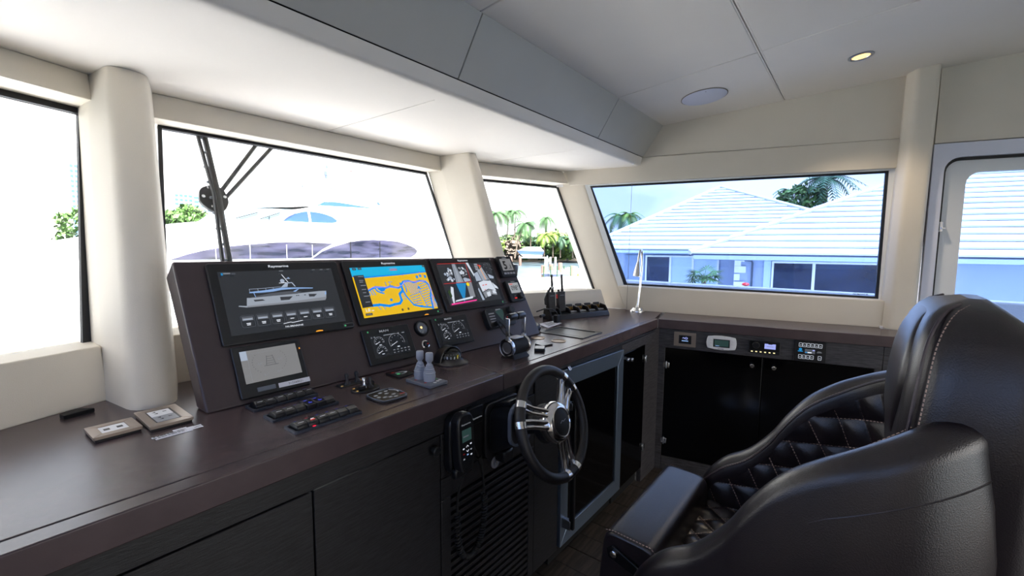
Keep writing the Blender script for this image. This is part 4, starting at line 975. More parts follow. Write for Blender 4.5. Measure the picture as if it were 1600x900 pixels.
for k in range(4): pr.rect(2.10 + k * .012, 2.20 + k * .008, 1.378 + k * .018, 1.386 + k * .018, 'ink')
pr.build('print', t)
hz = MB(); hz.tube([(1.70, 1.345, -.432), (1.78, 1.345, -.432), (1.86, 1.335, -.432), (1.935, 1.335, -.432), (1.975, 1.365, -.430), (1.985, 1.42, -.425), (1.97, 1.50, -.41)], .016, 12); t = build('hose', hz, 'rubber'); tag(t, 'thick black hose curling round the right foot of the console', 'hose')
t = thing('speaker_housing', 'dark rounded housing peeking out behind the right edge of the console', 'speaker', (2.06, 1.64, -.45))
build('housing', MB().lathe([(.045, .27), (.055, .285), (.058, .33), (.055, .345), (.03, .352), (.001, .353)], 20, caps=False), 'black_plastic', t); build('stem', MB().tube([(0, 0, 0), (0, 0, .28)], .018, 12), 'black_plastic', t)

# radio charger rack with two radios
u = Vector((.9457, -.3250, 0)); v = Vector((.3250, .9457, 0))
FCg = frame((2.272, 1.452, ZT), u, v, (0, 0, 1))
t = thing('radio_charger', 'long black six bay radio charger lying along the windscreen sill', 'charger', FCg)
bay = .0795
mb = MB(); mb.hexa([(-.012, 0, 0), (6 * bay, 0, 0), (6 * bay, .10, 0), (-.012, .10, 0)], [(-.010, .012, .030), (6 * bay - .002, .012, .030), (6 * bay - .002, .095, .045), (-.010, .095, .045)]); build('base', mb, 'black_plastic', t, bevel=.003)
for k in range(7):
    x = k * bay - .006; mb = MB(); mb.hexa([(x - .006, .014, .028), (x + .006, .014, .028), (x + .006, .095, .028), (x - .006, .095, .028)], [(x - .004, .040, .066), (x + .004, .040, .066), (x + .004, .092, .075), (x - .004, .092, .075)]); build('divider', mb, 'black_plastic', t, bevel=.003)
for k in range(6):
    x0, x1 = k * bay + .001, (k + 1) * bay - .013
    mb = MB(); mb.hexa([(x0, .080, .04), (x1, .080, .04), (x1, .096, .04), (x0, .096, .04)], [(x0 + .008, .084, .082), (x1 - .008, .084, .082), (x1 - .008, .094, .082), (x0 + .008, .094, .082)]); bk = build('bay_back', mb, 'black_plastic', t, bevel=.003)
    if k > 1:
        for j in range(4): pbox('contact', x0 + .012 + j * .0115, x0 + .018 + j * .0115, .076, .0795, .044, .066, 'brass', bk, .0005)
        pbox('ledge', x0, x1, .045, .060, .036, .042, 'silver_plastic', t, .002)
def radio(name, label, k, clip):
    r = thing(name, label, 'radio', FCg @ T(k * bay + .0275, .062, .043) @ RX(-.10))
    mb = MB(); mb.hexa([(-.026, -.016, 0), (.026, -.016, 0), (.026, .016, 0), (-.026, .016, 0)], [(-.028, -.017, .128), (.028, -.017, .128), (.028, .017, .128), (-.028, .017, .128)]); build('body', mb, 'black_plastic', r, bevel=.005)
    build('antenna', MB().lathe([(.0095, 0), (.0085, .02), (.0075, .09), (.007, .108), (.001, .110)], 12, M=T(.016, 0, .126)), 'rubber', r)
    build('channel_knob', MB().lathe([(.008, 0), (.007, .014), (.001, .015)], 12, M=T(-.014, 0, .126)), 'black_plastic', r)
    for j in range(4): pbox('grille_bar', -.018, .018, -.019, -.016, .012 + j * .011, .016 + j * .011, 'black_matte', r, .001)
    pr = Print(0); pr.rect(-.016, .016, -.002, .002, 'grey_plate'); pr.build('face_print', r).matrix_local = T(0, -.0172, .104) @ RX(math.pi / 2)
    if clip:
        build('belt_clip', MB().tube([(-.030, 0, .05), (-.045, -.004, .055), (-.046, -.004, .085), (-.034, 0, .105), (-.012, -.004, .14), (.004, 0, .155)], .0065, 8), 'rubber', r)
        build('lanyard_ring', MB().tube([(.008, 0, .140), (.004, -.010, .150), (.014, -.012, .162), (.022, -.008, .150)], .004, 8), 'steel', r)
    else: pbox('side_button', -.031, -.027, -.006, .006, .085, .110, 'red_paint', r, .001)
radio('handheld_radio', 'black handheld radio with a looped clip in the leftmost charger bay', 0, True)
radio('handheld_radio', 'black handheld radio with a red side button in the second charger bay', 1, False)
t = thing('power_plug', 'black plug and thin lead at the left end of the radio charger', 'plug', (2.232, 1.405, ZT))
mb = MB(); mb.prism(rounded(-.018, .018, -.014, .014, .005), .0, .048); build('plug', mb, 'rubber', t, bevel=.004)
build('lead', MB().tube([(0, 0, .046), (-.005, .0, .065), (-.04, .01, .085), (-.09, .03, .09), (-.13, .06, .075)], .004, 8), 'rubber', t)
build('jack', MB().tube([(-.10, .05, .045), (-.05, .06, .045)], .009, 10), 'rubber', t)

# chrome gooseneck reading lamp
t = thing('reading_lamp', 'chrome gooseneck reading lamp standing in the corner by the tinted window', 'lamp', (3.000, 1.222, ZT))
build('base', MB().lathe([(.050, 0), (.050, .008), (.046, .016), (.036, .030), (.012, .034), (.010, .044), (.001, .044)], 32), 'chrome', t)
def bez(p, n=20):
    out = []
    for i in range(n + 1):
        q_ = [Vector(x) for x in p]
        while len(q_) > 1: q_ = [a.lerp(b, i / n) for a, b in zip(q_, q_[1:])]
        out.append(q_[0])
    return out
nk = bez([(.004, 0, .03), (.018, -.005, .14), (.055, -.01, .28), (.050, -.014, .50), (-.020, -.014, .49), (-.040, -.012, .345)], 26)
build('neck', MB().tube(nk, .0085, 12), 'chrome', t)
hd_ = (nk[-1] - nk[-2]).normalized()
build('shade', MB().lathe([(.009, -.01), (.012, .0), (.020, .04), (.026, .075), (.027, .092), (.024, .093), (.021, .07), (.012, .05)], 20, M=T(*nk[-1]) @ hd_.to_track_quat('Z', 'Y').to_matrix().to_4x4(), caps=False), 'chrome', t)
bc = MB(); a_ = FW @ Vector((-.262, .458, -.345)); b_ = FW @ Vector((-.262, -.45, -.30)); bc.tube([a_, b_], .0012, 6); t = build('pull_string', bc, 'seam'); tag(t, 'thin vertical blind cord hanging before the left end of the tinted window', 'cord')

# ------------------------------------------------------------------ steering wheel, handset and the rest on the cabinet front
TW = .34
FWh = frame((1.17, .74, -.559), (1, 0, 0), (0, math.sin(TW), math.cos(TW)), (0, -math.cos(TW), math.sin(TW)))
sw = thing('steering_wheel', 'black leather steering wheel with polished chrome double spokes', 'steering wheel', FWh)
R_ = .167
build('rim', MB().tube([(R_ * math.cos(2 * math.pi * k / 72), R_ * math.sin(2 * math.pi * k / 72), 0) for k in range(72)], .0165, 16, closed=True), 'leather_wheel', sw)
def rim_band(a0, a1, r, m, name='collar'):
    return build(name, MB().tube([(R_ * math.cos(math.radians(a0 + (a1 - a0) * k / 4)), R_ * math.sin(math.radians(a0 + (a1 - a0) * k / 4)), 0) for k in range(5)], r, 16), m, sw)
def spoke(a0):
    for s in (-1, 1):
        ac = a0 + s * 10
        rim_band(ac - 3.2, ac + 3.2, .0178, 'chrome')
        for off in (-.0085, .0085):
            p = []
            for k in range(6):
                f = k / 5
                a = math.radians(a0 + s * (10 if f > .5 else 10 + (0.5 - f) * 14)); r = .056 + (.155 - .056) * f
                z = .018 * (1 - f) ** 1.2 - .002
                p.append(Vector((r * math.cos(a) - off * math.sin(a), r * math.sin(a) + off * math.cos(a), z)))
            build('spoke', MB().tube(p, [.0080, .0074, .0066, .006, .006, .0066], 8), 'chrome', sw)
for a0 in (156, 38, -83): spoke(a0)
build('hub', MB().lathe([(.030, -.055), (.048, -.040), (.060, -.020), (.066, 0), (.066, .010), (.062, .022), (.052, .031), (.044, .032), (.042, .028)], 40, caps=False), 'chrome', sw)
build('hub_cap', MB().lathe([(.044, .026), (.038, .031), (.020, .034), (.001, .035)], 36, caps=False), 'black_matte', sw)
pr = Print(.0355); pr.line([(-.016, -.002), (-.004, .004), (.002, .0), (.016, .004)], .0022, 'silver_plastic'); pr.build('emblem', sw)
build('hub_back', MB().lathe([(.062, -.040), (.062, -.012), (.030, -.012)], 32, caps=False), 'black_plastic', sw)
build('column', MB().tube([(0, 0, -.04), (0, .005, -.12), (0, .02, -.20)], [.028, .034, .040], 20), 'black_plastic', sw)

t = thing('helm_mount', 'black plastic tilt housing bolted to the cabinet behind the steering wheel', 'steering column', FC)
mb = MB(); mb.prism(rounded(1.095, 1.285, -.735, -.535, .03), 0, .018); build('mounting_plate', mb, 'black_plastic', t, bevel=.004)
mb = MB(); a_ = rounded(1.112, 1.275, -.722, -.548, .04); b_ = rounded(1.105, 1.225, -.665, -.520, .045)
mb.hexa([(x, y, .018) for x, y in a_], [(x, y, .115) for x, y in b_]); build('housing', mb, 'black_plastic', t, bevel=.008, seg=3, ang=50)
mb = MB(); ring(mb, [(x, y) for x, y in rounded(1.103, 1.227, -.667, -.518, .045)], [(x, y) for x, y in rounded(1.109, 1.221, -.661, -.524, .045)], .108, .120); build('trim_ring', mb, 'grey_plate', t, ang=50)
mb = MB(); mb.hexa([(1.135, -.545, .03), (1.25, -.545, .03), (1.25, -.535, .03), (1.135, -.535, .03)], [(1.125, -.528, .10), (1.215, -.528, .10), (1.215, -.510, .10), (1.125, -.510, .10)]); build('tilt_lever', mb, 'black_plastic', t, bevel=.003)
build('lower_boss', MB().box(1.16, 1.215, -.76, -.715, .0, .05), 'black_plastic', t, bevel=.008)
build('bracket_bolt', MB().lathe([(.012, 0), (.012, .01), (.006, .014), (.001, .015)], 14, M=T(1.305, -.55, 0)), 'steel', t)
mb = MB(); mb.box(1.292, 1.318, -.60, -.52, 0, .012); build('side_bracket', mb, 'black_metal', t, bevel=.002)

t = thing('handset_cradle', 'dark plastic wall cradle holding the corded handset', 'cradle', FC)
mb = MB(); mb.prism(rounded(.918, 1.000, -.715, -.520, .035), 0, .030); build('cradle_back', mb, 'black_plastic', t, bevel=.006)
mb = MB(); mb.box(.920, .998, -.716, -.685, .03, .052); build('lower_lip', mb, 'black_plastic', t, bevel=.006)
Fh = FC @ T(.955, -.605, .032) @ RX(-.06)
t = thing('handset', 'black corded radio handset with a small keypad hanging on the cabinet front', 'handset', Fh)
hp = [(-.026, -.088), (.0, -.094), (.026, -.088), (.034, -.055), (.036, .03), (.034, .075), (.018, .093), (-.018, .093), (-.034, .075), (-.036, .03), (-.034, -.055)]
mb = MB(); mb.prism(rpoly(hp, .012), 0, .034); build('body', mb, 'black_plastic', t, bevel=.006, seg=3, ang=50)
pr = Print(.0343); pr.poly(rpoly([(x * .80, y * .86) for x, y in hp], .012), 'bezel'); pr.text('Raymarine', 0, .060, .0055, 'e_grey', sx=1.2); pr.rect(-.020, .020, .006, .044, 'e_lcdgreen'); pr.rect(-.016, .008, .020, .024, 'e_mid')
for x, y, m in ((-.016, -.014, 'e_pale'), (.016, -.006, 'e_pale'), (.016, -.024, 'e_grey'), (-.016, -.030, 'red_paint'), (.016, -.040, 'e_pale'), (-.016, -.046, 'e_grey'), (0, -.036, 'e_blue')): pr.rect(x - .0035, x + .0035, y - .002, y + .002, m)
pr.line([(-.005, -.012), (0, -.007), (.005, -.012)], .0016, 'e_white'); pr.line([(-.005, -.022), (0, -.027), (.005, -.022)], .0016, 'e_white'); pr.build('key_print', t)
for k in range(5): pbox('speaker_slot', -.017 + k * .001, .017 - k * .001, -.062 - k * .005, -.060 - k * .005, .033, .0352, 'void', t, 0)
crd = []
path = bez([(.962, -.705, .05), (.945, -.76, .035), (.948, -.80, .03), (.948, -.84, .03)], 8) 
coil = bez([(.948, -.845, .03), (.935, -1.0, .03), (.985, -1.07, .03), (1.075, -1.05, .03), (1.082, -.93, .03), (1.075, -.83, .03)], 46)
ln = []; tt = 0
for i in range(len(coil) - 1):
    for j in range(12):
        p = coil[i].lerp(coil[i + 1], j / 12); d = (coil[i + 1] - coil[i]).normalized(); n1 = Vector((-d.y, d.x, 0)); n2 = Vector((0, 0, 1))
        ang = 2 * math.pi * (i + j / 12) * 1.0; ln.append(p + (n1 * math.cos(ang) + n2 * math.sin(ang)) * .0085)
end = bez([(1.075, -.83, .03), (1.073, -.76, .03), (1.06, -.70, .03), (1.035, -.655, .025), (1.02, -.63, .012)], 10)
t = thing('coiled_cord', 'black coiled cord hanging in a loop below the handset', 'cable', FC)
build('lead', MB().tube(path, .004, 8), 'rubber', t); build('coil', MB().tube(ln, .0032, 6), 'rubber', t); build('lead', MB().tube(end, .004, 8), 'rubber', t); build('strain_relief', MB().tube([(1.062, -.725, .03), (1.050, -.695, .028)], .008, 10), 'rubber', t)
t = thing('socket_cover', 'small black rectangular socket cover between the handset and the column housing', 'socket', FC @ T(1.051, -.557, 0))
mb = MB(); mb.prism(rounded(-.035, .035, -.030, .030, .006), 0, .016); build('cover', mb, 'black_plastic', t, bevel=.003); pr = Print(.0163); pr.text('Raymarine', .004, -.008, .0065, 'e_grey', sx=1.2); pr.build('lettering', t)

# ------------------------------------------------------------------ ceiling fittings
def on_ceiling(x, y): return frame((x, y, ceil_z(y)), (1, 0, 0), (0, -.995, .0995), (0, -.0995, -.995))
t = thing('ceiling_speaker', 'flat round pale ceiling speaker set in the raised ceiling', 'speaker', on_ceiling(2.785, .775))
build('grille', MB().lathe([(.122, 0), (.122, .004), (.118, .007), (.001, .0075)], 48, caps=False), 'speaker_white', t); build('rim', MB().lathe([(.126, 0), (.126, .003), (.122, .003)], 48, caps=False), 'seam', t)
pr = Print(.0078); pr.rect(-.100, -.088, .030, .036, 'silver_plastic'); pr.build('badge', t)
t = thing('downlight', 'small round recessed downlight glowing warm near the side pillar', 'light', on_ceiling(2.850, .062))
build('trim_ring', MB().lathe([(.052, 0), (.052, .004), (.046, .007), (.038, .005), (.036, .001)], 36, caps=False), 'steel', t)
build('lens', MB().lathe([(.037, .002), (.001, .003)], 32, caps=False), 'e_lamp', t)
ld = bpy.data.lights.new('downlight_beam', 'SPOT'); ld.energy = 9; ld.spot_size = math.radians(110); ld.spot_blend = .6; ld.color = (1, .82, .6); ld.shadow_soft_size = .035
lo = bpy.data.objects.new('downlight_beam', ld); COL.objects.link(lo); lo.parent = t; lo.matrix_local = T(0, 0, .02) @ RX(math.pi)
for i, (x, y) in enumerate(((1.8, -.75), (.3, -.75), (2.9, -1.3), (1.8, -2.2), (.3, -2.2))):  # unseen downlights added to warm and brighten the cabin
    t2 = copy_tree(t, on_ceiling(x, y), ('added unseen downlight in the ceiling behind the helm chair', 'added unseen downlight in the ceiling behind the viewer on the port side', 'added unseen downlight in the ceiling by the side door', 'added unseen downlight in the aft ceiling, starboard one', 'added unseen downlight in the aft ceiling, port one')[i])

# ------------------------------------------------------------------ helm chair, facing the console
CX_, BX = 1.28, Vector((1.28, .10, -1.443))
ch = thing('helm_chair', 'black leather bucket helm chair with a flip-up seat bolster, quilted inside', 'chair', BX)
MC = Matrix.Translation(-BX)
def lerp_tab(tab, x):
    if x <= tab[0][0]: return tab[0][1]
    if x >= tab[-1][0]: return tab[-1][1]
    for i in range(len(tab) - 1):
        if x <= tab[i + 1][0]:
            sl = lambda j: (tab[min(j + 1, len(tab) - 1)][1] - tab[max(j - 1, 0)][1]) / (tab[min(j + 1, len(tab) - 1)][0] - tab[max(j - 1, 0)][0])
            h_ = tab[i + 1][0] - tab[i][0]; t_ = (x - tab[i][0]) / h_
            return ((2 * t_ ** 3 - 3 * t_ ** 2 + 1) * tab[i][1] + (t_ ** 3 - 2 * t_ ** 2 + t_) * h_ * sl(i) + (3 * t_ ** 2 - 2 * t_ ** 3) * tab[i + 1][1] + (t_ ** 3 - t_ ** 2) * h_ * sl(i + 1))
ZTAB = [(-.30, -.262), (-.20, -.275), (-.15, -.290), (-.09, -.318), (-.03, -.350), (.04, -.393), (.10, -.444), (.15, -.512), (.19, -.580), (.25, -.650), (.32, -.700), (.37, -.760), (.395, -.815)]
PATH = []          # (point, outward normal, s)
def add_path(p, n): PATH.append((Vector(p), Vector(n)))
HWx, RR, YB = .30, .205, -.185
for k in range(64): add_path((CX_ - HWx, .395 - (.395 - (YB + RR)) * k / 64), (-1, 0))
for k in range(40):
    a = math.pi + math.pi / 2 * k / 40; add_path((CX_ - HWx + RR + RR * math.cos(a), YB + RR + RR * math.sin(a)), (math.cos(a), math.sin(a)))
xa, xb = CX_ - HWx + RR, CX_ + HWx - RR
for k in range(24): add_path((xa + (xb - xa) * k / 24, YB), (0, -1))
for k in range(40):
    a = 1.5 * math.pi + math.pi / 2 * k / 40; add_path((CX_ + HWx - RR + RR * math.cos(a), YB + RR + RR * math.sin(a)), (math.cos(a), math.sin(a)))
for k in range(65): add_path((CX_ + HWx, YB + RR + (.395 - (YB + RR)) * k / 64), (1, 0))
Sx = [0.0]
for (p, n), (p2, n2) in zip(PATH, PATH[1:]): Sx.append(Sx[-1] + (p2 - p).length)
SM = Sx[-1] / 2
def half_w(y): return .042 * (1.0 if y < .335 else math.sqrt(max(.02, 1 - ((y - .335) / .0605) ** 2)))
def P3(i, o, z): p, n = PATH[i]; return Vector((p.x + n.x * o, p.y + n.y * o, z))
rows = []; top_pipe = []; out_pipe = []
for i in range(len(PATH)):
    y = PATH[i][0].y; w = half_w(y); zt = lerp_tab(ZTAB, y); zb = -1.06; r = []
    hgt = zt - w - zb
    for f, o in ((0, -.10), (.06, -.045), (.16, .0), (.32, w * .7 + .004), (.52, w + .012), (.72, w + .015), (.86, w + .010), (.95, w + .003)):
        r.append(P3(i, o, zb + hgt * f))
    for k in range(11):
        a = math.pi * k / 10; r.append(P3(i, w * math.cos(a), zt - w + w * math.sin(a)))
    r.append(P3(i, -w, zt - w - .02)); r.append(P3(i, -w - .004, -.90))
    rows.append(r)
    top_pipe.append(P3(i, -w * .93, zt - w * .62)); out_pipe.append(P3(i, w * .98 + .004, zt - w - .055))
build('shell', MB().grid(rows), 'leather_black', ch, M=MC, ang=60, fix=False)
cap = MB()
for r in (rows[0], rows[-1]): cap.add(r, [tuple(range(len(r)))])
build('shell_front', cap, 'leather_black', ch, M=MC, ang=60)
build('piping', MB().tube(top_pipe[3:-3], .0035, 6), 'piping', ch, M=MC); build('piping', MB().tube(out_pipe[3:-3], .003, 6), 'leather_black', ch, M=MC)
def dashes(mb, pts, step=.0085, ln_=.0056, wd_=.0024, nrm=None):
    acc = 0
    for a, b in zip(pts, pts[1:]):
        d = b - a; L = d.length
        if L < 1e-6: continue
        d /= L; t_ = -acc % step
        while t_ < L:
            p = a + d * t_; n_ = nrm if nrm is not None else Vector((0, 0, 1)); sd = d.cross(n_)
            if sd.length < 1e-3: sd = d.cross(Vector((1, 0, 0)))
            sd = sd.normalized() * wd_ / 2; e = p + d * ln_; up = n_ * .0008
            mb.add([p - sd + up, e - sd + up, e + sd + up, p + sd + up], [(0, 1, 2, 3)]); t_ += step
        acc = (acc + L) % step
sm = MB(); dashes(sm, [p + Vector((0, 0, .004)) + (Vector((CX_, .1, p.z)) - p).normalized() * .006 for p in top_pipe[4:-4]], nrm=Vector((0, 0, 1)))
KA, KB, QC = .16, .50, .082
def qa(s, z): return (z + KA * s) / QC
def qb(s, z): return (s - KB * z) / QC
def puff(a, b): return .012 * (abs(math.sin(math.pi * a)) * abs(math.sin(math.pi * b))) ** .62
rows = []
def lin_pt(i, z, extra=0.0):
    s = abs(Sx[i] - SM); w = half_w(PATH[i][0].y)
    return P3(i, -w - .003 - puff(qa(s, z), qb(s, z)) - extra, z)
PI_ = []
for i in range(6, len(PATH) - 6):
    y = PATH[i][0].y; zt = lerp_tab(ZTAB, y) - half_w(y) * 1.5; z0 = -.90
    if zt - z0 < .05: continue
    rows.append([lin_pt(i, z0 + (zt - z0) * k / 70) for k in range(71)])
    PI_.append(i)
build('quilted_lining', MB().grid(rows), 'leather_black', ch, M=MC, ang=80, fix=False)
# stitches along the quilting lines
for fam in (0, 1):
    for c in range(-24, 24):
        run = []
        for side in (0, 1):
            run = []
            for i in PI_:
                if (Sx[i] > SM) != bool(side): continue
                s = abs(Sx[i] - SM); y = PATH[i][0].y; zt = lerp_tab(ZTAB, y) - half_w(y) * 1.5
                z = c * QC - KA * s if fam == 0 else (s - c * QC) / KB
                if -.88 < z < zt: run.append((i, z))
                elif len(run) > 1:
                    pts = [lin_pt(a_, b_, .0028) for a_, b_ in run]; dashes(sm, pts, nrm=Vector((-PATH[run[0][0]][1].x, -PATH[run[0][0]][1].y, 0))); run = []
            if len(run) > 1: dashes(sm, [lin_pt(a_, b_, .0028) for a_, b_ in run], nrm=Vector((-PATH[run[0][0]][1].x, -PATH[run[0][0]][1].y, 0)))
# seat cushion, quilted
def seat_z(x, y):
    a = ((x - CX_) + (y - .1) * .9) / .085; b = ((x - CX_) - (y - .1) * .9) / .085
    e = min(1, (x - 1.015) / .03, (1.545 - x) / .03, (y + .14) / .03, (.40 - y) / .03)
    return -.848 + puff(a, b) * 1.1 - .02 * (1 - max(0, e)) ** 2
rows = [[Vector((1.015 + .53 * i / 110, -.14 + .54 * j / 110, seat_z(1.015 + .53 * i / 110, -.14 + .54 * j / 110))) for j in range(111)] for i in range(111)]
build('seat', MB().grid(rows), 'leather_black', ch, M=MC, ang=80, fix=False)
build('seat_base', MB().box(1.00, 1.56, -.15, .43, -1.02, -.862), 'leather_black', ch, bevel=.02, seg=3, M=MC)
for sgn in (1, -1):
    for c in range(-9, 10):
        pts = []
        for k in range(81):
            y = -.12 + .50 * k / 80; x = CX_ + c * .085 - sgn * (y - .1) * .9
            if 1.03 < x < 1.53: pts.append(Vector((x, y, seat_z(x, y) + .0025)))
            elif len(pts) > 1: dashes(sm, pts); pts = []
        if len(pts) > 1: dashes(sm, pts)
# flip-up bolster
def loft(name, secs, m, ang=60):
    return build(name, MB().grid(secs, closed=True).add(secs[0], [tuple(range(len(secs[0])))]).add(secs[-1], [tuple(range(len(secs[-1])))]), m, ch, M=MC, ang=ang)
bp = rpoly([(.515, -.93), (.500, -.772), (.482, -.752), (.372, -.757), (.352, -.775), (.352, -.93)], .022, None, 5)
secs = []
for f, k in ((1.045, .90), (1.047, .96), (1.053, .99), (1.065, 1.0), (1.18, 1.006), (1.28, 1.008), (1.39, 1.006), (1.50, 1.0), (1.512, .99), (1.518, .96), (1.520, .90)):
    secs.append([Vector((f, .43 + (y - .43) * k, -.84 + (z + .84) * k)) for y, z in bp])
loft('bolster', secs, 'leather_black')
dashes(sm, [Vector((1.052, y, z)) for y, z in ((.495, -.757), (.475, -.7525), (.372, -.7575), (.356, -.770))], nrm=Vector((-.7, 0, .7)))
dashes(sm, [Vector((1.512, y, z)) for y, z in ((.495, -.757), (.475, -.7525), (.372, -.7575), (.356, -.770))], nrm=Vector((.7, 0, .7)))
for sx in (1.040, 1.523):
    mb = MB(); mb.hexa([(sx - .003, .487, -.80), (sx - .003, .48, -.822), (sx - .003, .355, -.855), (sx - .003, .355, -.832), (sx - .003, .47, -.784)], [(sx + .003, .487, -.80), (sx + .003, .48, -.822), (sx + .003, .355, -.855), (sx + .003, .355, -.832), (sx + .003, .47, -.784)])
    br = build('hinge_plate', mb, 'black_metal', ch, M=MC, bevel=.002)
    build('bolt', MB().lathe([(.009, -.006), (.009, .006), (.006, .008), (.001, .008)], 16, M=T(sx + (-.004 if sx < 1.2 else .004), .463, -.803) @ RY(-math.pi / 2 if sx < 1.2 else math.pi / 2)), 'chrome', br)
build('front_valance', MB().box(1.05, 1.515, .36, .505, -1.02, -.90), 'leather_black', ch, bevel=.02, seg=3, M=MC)
# high back with headrest
FT = [(-.58, -.085), (-.42, -.072), (-.35, -.073), (-.313, -.076), (-.24, -.083), (-.173, -.092), (-.135, -.104), (-.11, -.122), (-.098, -.145), (-.093, -.17)]
HW = [(-.58, .205), (-.42, .222), (-.33, .228), (-.24, .222), (-.173, .205), (-.135, .185), (-.11, .150), (-.098, .110), (-.093, .06)]
secs = []
for k in range(31):
    z = -.58 + (.487) * (k / 30) ** .8
    yf = lerp_tab(FT, z); hw = lerp_tab(HW, z); yb = -.27 + max(0, (z + .16)) * 1.1
    yb = min(yb, yf - .02); r = min(.06, hw * .8, (yf - yb) * .48)
    secs.append([Vector((x, y, z)) for x, y in rounded(CX_ - hw, CX_ + hw, yb, yf, r, 5)])
loft('backrest', secs, 'leather_black')
secs = []
for k in range(25):
    f = k / 24; z = -.385 + .265 * f; hw = .150 * math.sin(math.pi * (.12 + .80 * f)) ** .55; dep = .016 * math.sin(math.pi * f) ** .5
    yf = lerp_tab(FT, z) - .004
    secs.append([Vector((CX_ + hw * math.cos(a), yf + (dep + .004) * max(0, math.sin(a)) ** .6 - .01 * max(0, -math.sin(a)), z)) for a in [2 * math.pi * j / 24 for j in range(24)]])
loft('headrest_pad', secs, 'leather_black')
for s_ in (-1, 1):
    sl = [Vector((CX_ + s_ * (lerp_tab(HW, z) - .010), lerp_tab(FT, z) - .012, z)) for z in [-.42 + .32 * k / 30 for k in range(31)]]
    build('seam_piping', MB().tube(sl, .003, 6), 'piping', ch, M=MC); dashes(sm, [p + Vector((s_ * .012, -.012, 0)) for p in sl], nrm=Vector((s_ * .8, .6, 0)))
st_ = build('stitching', sm, 'thread', ch, M=MC, smooth=False, fix=False); st_['kind'] = 'stuff'
build('pedestal', MB().lathe([(.20, -1.4425), (.20, -1.43), (.07, -1.41), (.06, -1.39), (.06, -1.15), (.10, -1.10), (.16, -1.02), (.001, -1.02)], 32, M=T(CX_, .13, 0)), 'chrome', ch, M=MC)

# ------------------------------------------------------------------ outside: own foredeck, wipers, rail
GZ = -3.2
dk = structure('trim_1')
mb = MB(); mb.prism([(-1.6, 1.7), (3.6, 1.7), (4.1, 2.6), (3.4, 4.6), (1.2, 6.6), (-.8, 6.6), (-1.6, 4.6)], -.93, -.90); build('foredeck', mb, 'gelcoat', dk)
mb = MB(); mb.prism([(.2, 5.45), (1.9, 5.40), (1.9, 5.75), (.2, 5.80)], -.898, -.88); build('teak_hatch', mb, 'teak', dk)
mb = MB(); mb.hexa([(4.15, 3.1, -1.2), (8.8, 4.25, -1.2), (8.8, 4.75, -1.2), (4.15, 4.75, -1.2)], [(4.15, 3.9, -.47), (8.8, 4.45, -.62), (8.8, 4.62, -.62), (4.15, 4.62, -.47)]); build('bow_bulwark', mb, 'gelcoat', dk, bevel=.03)
sd = structure('trim_2'); sd.matrix_world = FW
mb = MB(); mb.hexa([(-.80, -.72, -1.28), (-.085, -.72, -1.28), (-.085, -.72, -1.12), (-.80, -.72, -1.12)], [(-.80, -.290, -1.28), (-.085, -.303, -1.28), (-.085, -.303, -1.12), (-.80, -.290, -1.12)]); build('rail_cap', mb, 'gelcoat', sd, bevel=.015)
mb = MB(); mb.hexa([(-.080, -.72, -1.28), (3.5, -.72, -1.28), (3.5, -.72, -1.12), (-.080, -.72, -1.12)], [(-.080, -.303, -1.28), (3.5, -.365, -1.28), (3.5, -.365, -1.12), (-.080, -.303, -1.12)]); build('rail_cap', mb, 'gelcoat', sd, bevel=.015)

def wiper(label, blade, pivot, arms):
    t = thing('wiper', label, 'wiper', (0, 0, 0))
    b = [Vector(p) for p in blade]
    build('blade', MB().tube(b, .012, 8), 'black_plastic', t); o = Vector((-.030, -.01, 0))
    build('blade_frame', MB().tube([b[0] + o, b[1] + o * .6, b[-1] + o], .008, 6), 'black_plastic', t)
    for k in range(9):
        p = b[0].lerp(b[-1], (k + .5) / 9); pbox_ = MB().tube([p, p + o * .9], .006, 6); build('clip', pbox_, 'grey_plate', t)
    for a_, c_ in arms: build('arm', MB().tube([a_, c_], .009, 8), 'black_metal', t)
    if pivot:
        M = frame(pivot, (1, 0, 0), (0, .398, .917), (0, -.917, .398))
        hub_ = build('pivot_plate', MB().prism(rpoly([(-.056, -.024), (-.045, .040), (0, .062), (.048, .048), (.060, -.016), (.035, -.064), (-.016, -.067)], .02), 0, .02), 'black_metal', t, M=M, bevel=.003)
        for x, y in ((-.038, .0), (-.012, .044), (-.01, -.046), (.044, .004)): build('bolt', MB().lathe([(.007, -.004), (.007, .024), (.001, .025)], 10, M=T(x, y, 0)), 'chrome', hub_)
    return t
wiper('long black windscreen wiper hanging outside the middle pane on twin arms', [(.748, 2.335, .50), (.752, 2.21, .21), (.742, 2.09, -.10)], (.735, 2.235, .195), [((.79, 2.26, .25), (1.01, 2.37, .53)), ((.785, 2.24, .20), (1.09, 2.37, .53)), ((.74, 2.24, .19), (.79, 2.26, .25))])
t = thing('wiper', 'pair of thin black wiper arms outside the right hand windscreen pane', 'wiper', (0, 0, 0))
for a_, c_ in (((2.215, 2.22, .33), (2.36, 2.235, .52)), ((2.26, 2.16, .20), (2.44, 2.215, .52))): build('arm', MB().tube([a_, c_], .009, 8), 'black_metal', t)
build('blade', MB().tube([(2.30, 2.12, .05), (2.215, 2.22, .35)], .009, 8), 'black_plastic', t)

